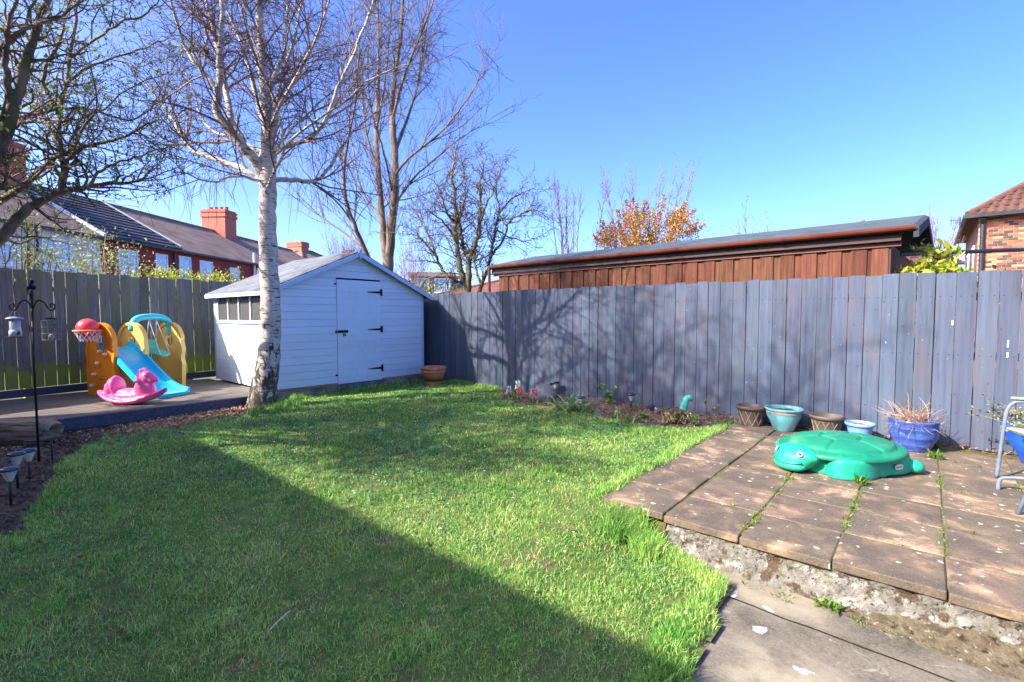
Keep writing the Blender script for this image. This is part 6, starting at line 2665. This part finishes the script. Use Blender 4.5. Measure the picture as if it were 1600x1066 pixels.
iron = M('feeder_iron_mat', (26, 28, 34), (44, 46, 52), scale=20, rough=.45, metal=.4)
f0 = gp(61, 722, -.02)
FD = thing('feeder_pole', 'black iron bird feeding pole with two scrolled arms in the left border', 'feeder pole', (f0.x, f0.y, -.02), R(6))
H = 1.52
mb = MB()
mb.tube([(0, 0, -.05), (0, 0, 1.0), (.01, 0, H)], .0095, 10)
mb.build('pole', iron, FD, smooth=True)
mb = MB()
mb.tube([(-.115, 0, .20), (.115, 0, .20)], .0075, 8)
for s_ in (-1, 1):
    mb.tube([(s_ * .115, 0, .20), (s_ * .115, 0, -.02)], .007, 8)
mb.build('ground_fork', iron, FD, smooth=True)
for s_ in (-1, 1):
    pts = [(.01, 0, H - .10), (.01 + s_ * .02, 0, H - .04), (.01 + s_ * .055, 0, H + .0), (.01 + s_ * .10, 0, H - .02), (.01 + s_ * .13, 0, H - .07), (.01 + s_ * .155, 0, H - .095), (.01 + s_ * .185, 0, H - .08),
           (.01 + s_ * .19, 0, H - .045), (.01 + s_ * .165, 0, H - .03), (.01 + s_ * .152, 0, H - .05), (.01 + s_ * .163, 0, H - .065)]
    MB().tube(spline([Vector(p) for p in pts], 5), .006, 8).build('arm', iron, FD, smooth=True)
mb = MB()
mb.lathe([(.0, .0), (.014, .01), (.010, .03), (.020, .05), (.012, .07), (.016, .085), (.0, .10)], 12, (.01, 0, H))
mb.ell((.01, 0, H + .135), (.022, .018, .032))
mb.ell((.018, 0, H + .175), (.016, .014, .018))
for s_ in (-1, 1):
    mb.ell((.01 + s_ * .022, 0, H + .115), (.018, .012, .024), Matrix.Rotation(s_ * .7, 3, 'Y'))
mb.build('finial', iron, FD, smooth=True)
fm = FD.matrix_basis
# seed hopper
p = fm @ Vector((.01 - .155, 0, H - .095))
SF = thing('bird_feeder', 'grey and white plastic seed hopper hanging from the left arm of the feeding pole', 'bird feeder', (p.x, p.y, p.z - .31 * .78), R(20))
SF.scale = (.72, .72, .78)
grey_p = plastic('feeder_grey', (150, 156, 164), .4)
MB().lathe([(.075, .205), (.088, .21), (.085, .222), (.04, .235), (0, .24)], 24).build('lid', grey_p, SF, smooth=True)
MB().lathe([(.055, .08), (.055, .205), (.052, .205), (.052, .08)], 24).build('tube', glass_mat('feeder_clear', (190, 196, 200), .45), SF, smooth=True)
MB().lathe([(0, .0), (.062, .0), (.062, .06), (.055, .082), (0, .082)], 24).build('body', plastic('feeder_pale', (176, 182, 186), .45), SF, smooth=True)
MB().lathe([(0, -.008), (.10, -.008), (.10, -.001), (0, -.001)], 24).build('tray', iron, SF)
MB().ell((.045, -.038, .045), (.022, .022, .026)).build('port', M('port_mat', (96, 44, 44), rough=.6), SF, smooth=True)
mb = MB()
mb.tube(spline([Vector(q) for q in ((-.055, 0, .21), (-.045, 0, .27), (0, 0, .31), (.045, 0, .27), (.055, 0, .21))], 4), .003, 6)
mb.build('hanger', grey_p, SF)
# caged feeder
p = fm @ Vector((.01 + .155, 0, H - .095))
CF = thing('bird_feeder', 'wire cage fat-ball feeder hanging from the right arm of the feeding pole', 'bird feeder', (p.x, p.y, p.z - .325 * .85), 0)
CF.scale = (.72, .72, .85)
wire = M('wire_mat', (112, 124, 118), (140, 150, 144), rough=.5, metal=.5)
mb = MB()
for z in (.0, .07, .14, .21):
    mb.tube([(.098 * math.cos(a * .2618), .098 * math.sin(a * .2618), z + .005) for a in range(25)], .0028, 5)
for k in range(16):
    a = k * 2 * math.pi / 16
    mb.tube([(.02 * math.cos(a), .02 * math.sin(a), .0), (.095 * math.cos(a), .095 * math.sin(a), .002), (.098 * math.cos(a), .098 * math.sin(a), .21), (.05 * math.cos(a), .05 * math.sin(a), .235)], .0024, 4)
mb.build('cage', wire, CF)
MB().lathe([(.0, .252), (.05, .245), (.062, .232), (.055, .228), (0, .235)], 20).build('lid', iron, CF, smooth=True)
mb = MB()
for z in (.02, .05, .08, .11, .14, .17, .2, .23):
    mb.tube([(.035 * math.cos(a * .2618), .035 * math.sin(a * .2618), z) for a in range(25)], .002, 4)
for k in range(8):
    mb.tube([(.035 * math.cos(k * .785), .035 * math.sin(k * .785), .01), (.035 * math.cos(k * .785), .035 * math.sin(k * .785), .235)], .0018, 4)
mb.build('inner_cage', M('inner_wire_mat', (60, 54, 50), rough=.6), CF)
MB().ell((.0, 0, .045), (.033, .033, .032)).build('fat_ball', M('fat_mat', (200, 180, 156), (170, 144, 116), scale=60, rough=.9, bump=.5), CF, smooth=True)
mb = MB()
mb.tube([(0, 0, .25), (.004, 0, .29), (0, 0, .325)], .0022, 5)
mb.build('hanger', iron, CF)


def solar(label, loc, rz, h=.30, rt=.075, tilt=0.0):
    o = thing('solar_light', label, 'solar light', loc, rz, 'solar stake lights')
    if tilt:
        o.rotation_euler = (tilt, 0, rz)
    MB().tube([(0, 0, -.03), (0, 0, h - .10)], .010, 8).build('stake', gutter_black, o, smooth=True)
    MB().lathe([(.018, h - .11), (.045, h - .035), (.046, h - .03), (0, h - .03)], 20).build('lens', M('lens_mat', (196, 186, 160), (216, 206, 184), rough=.35), o, smooth=True)
    MB().lathe([(.0, h - .031), (rt * .9, h - .030), (rt, h - .020), (rt * .92, h - .008), (rt * .5, h), (0, h + .003)], 28).build('cap', M('solar_cap_mat', (36, 44, 66), (60, 70, 100), scale=6, rough=.22, spec=.7), o, smooth=True)
    return o


q = gp(17, 783, -.02)
solar('black-capped solar light nearest the camera in the left border', (q.x, q.y, -.02), 0, .26, .058)
q = gp(14, 768, -.02)
solar('black-capped solar light behind the nearest one in the left border', (q.x - .03, q.y + .10, -.0), 0, .27, .058)
q = gp(28, 752, -.02)
solar('black-capped solar light partly hidden behind the other two', (q.x, q.y + .1, -.02), 0, .25, .056)

# ================================================================== FLOWER BED
def bedz(s, t):
    return float(zl(s, t)) + .025


def at_bed(u, v):
    p = gp(u, v, .0)
    s, t = ST(p.x, p.y)
    t = min(t, 6.62)
    return s, t


def strap_plant(name, label, uv, n, L, w, cols, el=(.4, 1.3), cat='plant', droop=.5, spread=.05):
    s, t = at_bed(*uv)
    p0 = W(s, t, bedz(s, t))
    o = thing(name, label, cat, p0)
    mb = MB()
    for i in range(n):
        a = random.uniform(0, 6.28)
        e = random.uniform(*el)
        d = Vector((math.cos(a) * math.cos(e), math.sin(a) * math.cos(e), math.sin(e)))
        x = d.cross(Vector((0, 0, 1))).normalized()
        p = Vector((random.gauss(0, spread), random.gauss(0, spread), -.01))
        l = L * random.uniform(.6, 1.15)
        k = 6
        i0 = len(mb.v)
        for j in range(k + 1):
            f = j / k
            ww = w * (.55 + .9 * f * (1 - f) * 1.6) * (1 - f ** 4) * .5 + .0006
            mb.v.append(tuple(p - x * ww))
            mb.v.append(tuple(p + x * ww))
            d = (d + Vector((0, 0, -droop / k * (1 + f)))).normalized()
            p = p + d * l / k
        for j in range(k):
            q = i0 + 2 * j
            mb.f.append((q, q + 1, q + 3, q + 2))
    mb.build('leaves', leafmat(name + label[:6] + '_mat', cols, rough=.45), o)
    return o


def hyacinth(label, uv, col, h=.22):
    o = strap_plant('hyacinth', label, uv, 9, .17, .028, [(96, 132, 62), (120, 150, 80), (84, 120, 58)], (.7, 1.4), 'flower', .35, .02)
    mb = MB()
    for i in range(90):
        f = random.random()
        a = random.uniform(0, 6.28)
        r = .042 * (1 - .45 * f)
        p = Vector((r * math.cos(a), r * math.sin(a), h * .45 + f * h * .55))
        mb.leaf(p * 1.0 - Vector((r * .4 * math.cos(a), r * .4 * math.sin(a), 0)), (math.cos(a), math.sin(a), random.uniform(-.2, .6)), rvec(), .028, .018, .2)
    mb.build('flower_head', M('hyacinth_' + label[:5], col, tuple(min(255, x * 1.12) for x in col), rough=.6, rand=.15, island=True), o)
    MB().tube([(0, 0, 0), (0, 0, h * .9)], .007, 6).build('stalk', leafmat('stalk_mat' + label[:5], [(110, 140, 70), (120, 150, 80)]), o)
    return o


hyacinth('white hyacinth at the left end of the bed by the fence', (795, 626), (226, 230, 214), .21)
hyacinth('tall pale hyacinth just left of the boulder', (809, 618), (214, 222, 206), .24)
hyacinth('red hyacinth in front of the boulder left side', (812, 628), (222, 60, 88))
hyacinth('pink hyacinth in front of the middle of the boulder', (835, 632), (236, 64, 128))
# boulder
s, t = at_bed(840, 628)
ro = thing('boulder', 'pale rounded boulder in the flower bed behind the hyacinths', 'boulder', W(s, t + .12, bedz(s, t) - .03))
mb = MB().ell((0, 0, .10), (.21, .15, .13), None, 24, 16)
mb.v = [tuple(Vector(p) * (1 + .18 * (float(vnoise(p[0] * 4 + p[2] * 3, p[1] * 4 + p[2] * 2, 2.2, 71)) - .5))) for p in mb.v]
mb.build('stone', M('boulder_mat', (120, 114, 106), (158, 152, 142), scale=9, rough=.9, bump=.6, bscale=40, bdist=.01, spots=[(6, (128, 124, 112), .55, .68)]), ro, smooth=True)
s, t = at_bed(848, 622)
solar('tilted black solar light leaning behind the boulder', W(s + .22, 6.60, bedz(s, t)), .4, .27, .085, R(-24))
strap_plant('tulip_clump', 'clump of broad grey-green tulip leaves in the middle of the bed', (890, 640), 44, .34, .050, [(132, 168, 108), (166, 194, 144), (112, 150, 94), (196, 212, 166)], (.6, 1.4), droop=.8, spread=.10)
strap_plant('tulip_clump', 'low flopped tulip leaves right of the boulder', (868, 640), 16, .26, .032, [(104, 136, 76), (150, 166, 92), (90, 124, 70)], (.2, 1.0), droop=.6, spread=.10)
strap_plant('fallen_leaf_plant', 'single glossy pale green leaf lying on the front of the bed', (938, 650), 5, .20, .07, [(112, 160, 120), (140, 180, 140)], (.1, .5), droop=.4, spread=.05)
strap_plant('bulb_shoots', 'small fresh green bulb shoots at the front of the bed', (980, 662), 28, .13, .016, [(84, 126, 44), (110, 146, 60)], (.7, 1.5), droop=.2, spread=.06)
q = at_bed(975, 645)
solar('upright black solar light in the flower bed beside the fence', W(q[0], 6.45, bedz(*q)), 0, .24, .07)
q = at_bed(900, 640)
solar('small solar light among the tulip leaves', W(q[0] + .05, q[1] + .05, bedz(*q)), 0, .18, .06)


def leafy(name, label, uv, heads, L, cols, dt=0.0, cat='plant'):
    s, t = at_bed(*uv)
    o = thing(name, label, cat, W(s, t + dt, bedz(s, t)))
    st = MB()
    lf = MB()
    for (x, y, z, n, sz) in heads:
        st.tube([(x * .2, y * .2, -.01), (x * .7, y * .7, z * .6), (x, y, z)], .005, 6)
        for i in range(n):
            a = random.uniform(0, 6.28)
            lf.leaf((x, y, z + random.uniform(-.04, .03)), (math.cos(a), math.sin(a), random.uniform(.1, 1.2)), (0, 0, 1), sz * random.uniform(.7, 1.2), sz * .6, .2)
    st.build('stem', stem_mat, o)
    lf.build('leaves', leafmat(name + label[:5], cols), o)
    return o


leafy('hydrangea', 'young green hydrangea with three leafy shoots against the fence', (948, 636), [(-.09, .02, .27, 9, .09), (.14, .02, .22, 8, .085), (.03, -.05, .10, 14, .10), (.0, 0, .15, 10, .09)], .1,
      [(120, 160, 52), (96, 140, 44), (140, 176, 70)])
s, t = at_bed(1050, 664)
o = bush('cushion_plant', 'low variegated cushion shrub at the right of the flower bed', tuple(W(s, t + .05, bedz(s, t) + .07)), (.27, .20, .085), 950, .028,
         leafmat('cushion_mat', [(112, 122, 62), (150, 150, 100), (92, 104, 56), (176, 166, 110), (120, 92, 76)]), stem_mat, 21, base_z=bedz(s, t), clumps=30, shell=.2)
o['category'] = 'plant'
leafy('primula', 'small mauve primula behind the cushion shrub', (1024, 652), [(.0, 0, .07, 10, .05)], .1, [(206, 166, 206), (190, 150, 196), (220, 190, 220)], cat='flower')
leafy('rose_shoots', 'thin leafy shoots at the bed end near the brown pot', (1103, 655), [(0, .03, .20, 8, .06), (.10, .02, .11, 7, .05)], .1, [(120, 132, 60), (150, 130, 70), (104, 120, 52)])
leafy('rose_shoots', 'smaller leafy shoots nearest the patio slabs', (1122, 657), [(0, .03, .16, 8, .05), (.05, -.02, .09, 6, .05)], .1, [(96, 112, 52), (132, 140, 66)])
strap_plant('bulb_shoots', 'grassy green shoots between the tulip leaves and the hydrangea', (918, 644), 30, .16, .014, [(104, 150, 60), (140, 176, 90)], (.6, 1.5), droop=.4, spread=.06)
leafy('primula', 'pale yellow primula at the front of the bed below the hydrangea', (962, 656), [(.0, 0, .05, 14, .06), (.05, .02, .06, 6, .04)], .1, [(120, 160, 70), (224, 220, 150), (104, 146, 60)], cat='flower')
leafy('sprouting_perennial', 'small fresh green rosette left of the cushion shrub', (1003, 660), [(.0, 0, .06, 18, .08), (.06, .03, .05, 10, .06)], .1, [(128, 166, 74), (104, 146, 58), (156, 186, 100)])
leafy('sprouting_perennial', 'low green rosette close to the patio corner', (1085, 668), [(.0, 0, .05, 16, .07)], .1, [(120, 150, 70), (100, 130, 58)])
strap_plant('crocus_clump', 'small clump of pale crocus leaves beside the boulder', (855, 632), 20, .13, .016, [(150, 180, 110), (200, 210, 170)], (.8, 1.5), droop=.2, spread=.04)
# sea-horse like green ornament
s, t = at_bed(1066, 655)
orn = thing('garden_ornament', 'turquoise glazed curled ornament standing behind the cushion shrub', 'ornament', W(s, t + .08, bedz(s, t)))
pts = spline([Vector(p) for p in ((0, 0, -.02), (-.02, 0, .05), (-.015, 0, .13), (.0, 0, .20), (.02, 0, .255), (.055, 0, .27), (.075, 0, .245), (.065, 0, .225))], 5)
m = len(pts)
rad = [float(np.interp(i / (m - 1), [0, .15, .45, .7, .85, 1], [.045, .05, .046, .038, .032, .014])) * (1 + .05 * math.sin(i * 2.1)) for i in range(m)]
MB().tube(pts, rad, 14).build('body', M('turquoise_glaze_mat', (60, 178, 150), (110, 206, 176), scale=14, rough=.3, spec=.6), orn, smooth=True)
MB().ell((.03, -.03, .262), (.009, .006, .009)).build('eye', M('pupil_mat', (20, 20, 22), rough=.2), orn, smooth=True)
s, t = at_bed(1009, 645)
st_o = thing('dark_stone', 'small dark stone against the fence in the bed', 'stone', W(s, 6.60, bedz(s, t)))
mb = MB().ell((0, 0, .035), (.07, .05, .05), None, 14, 9)
mb.build('stone', M('dark_stone_mat', (38, 40, 48), (58, 60, 70), scale=9, rough=.8, bump=.4), st_o, smooth=True)
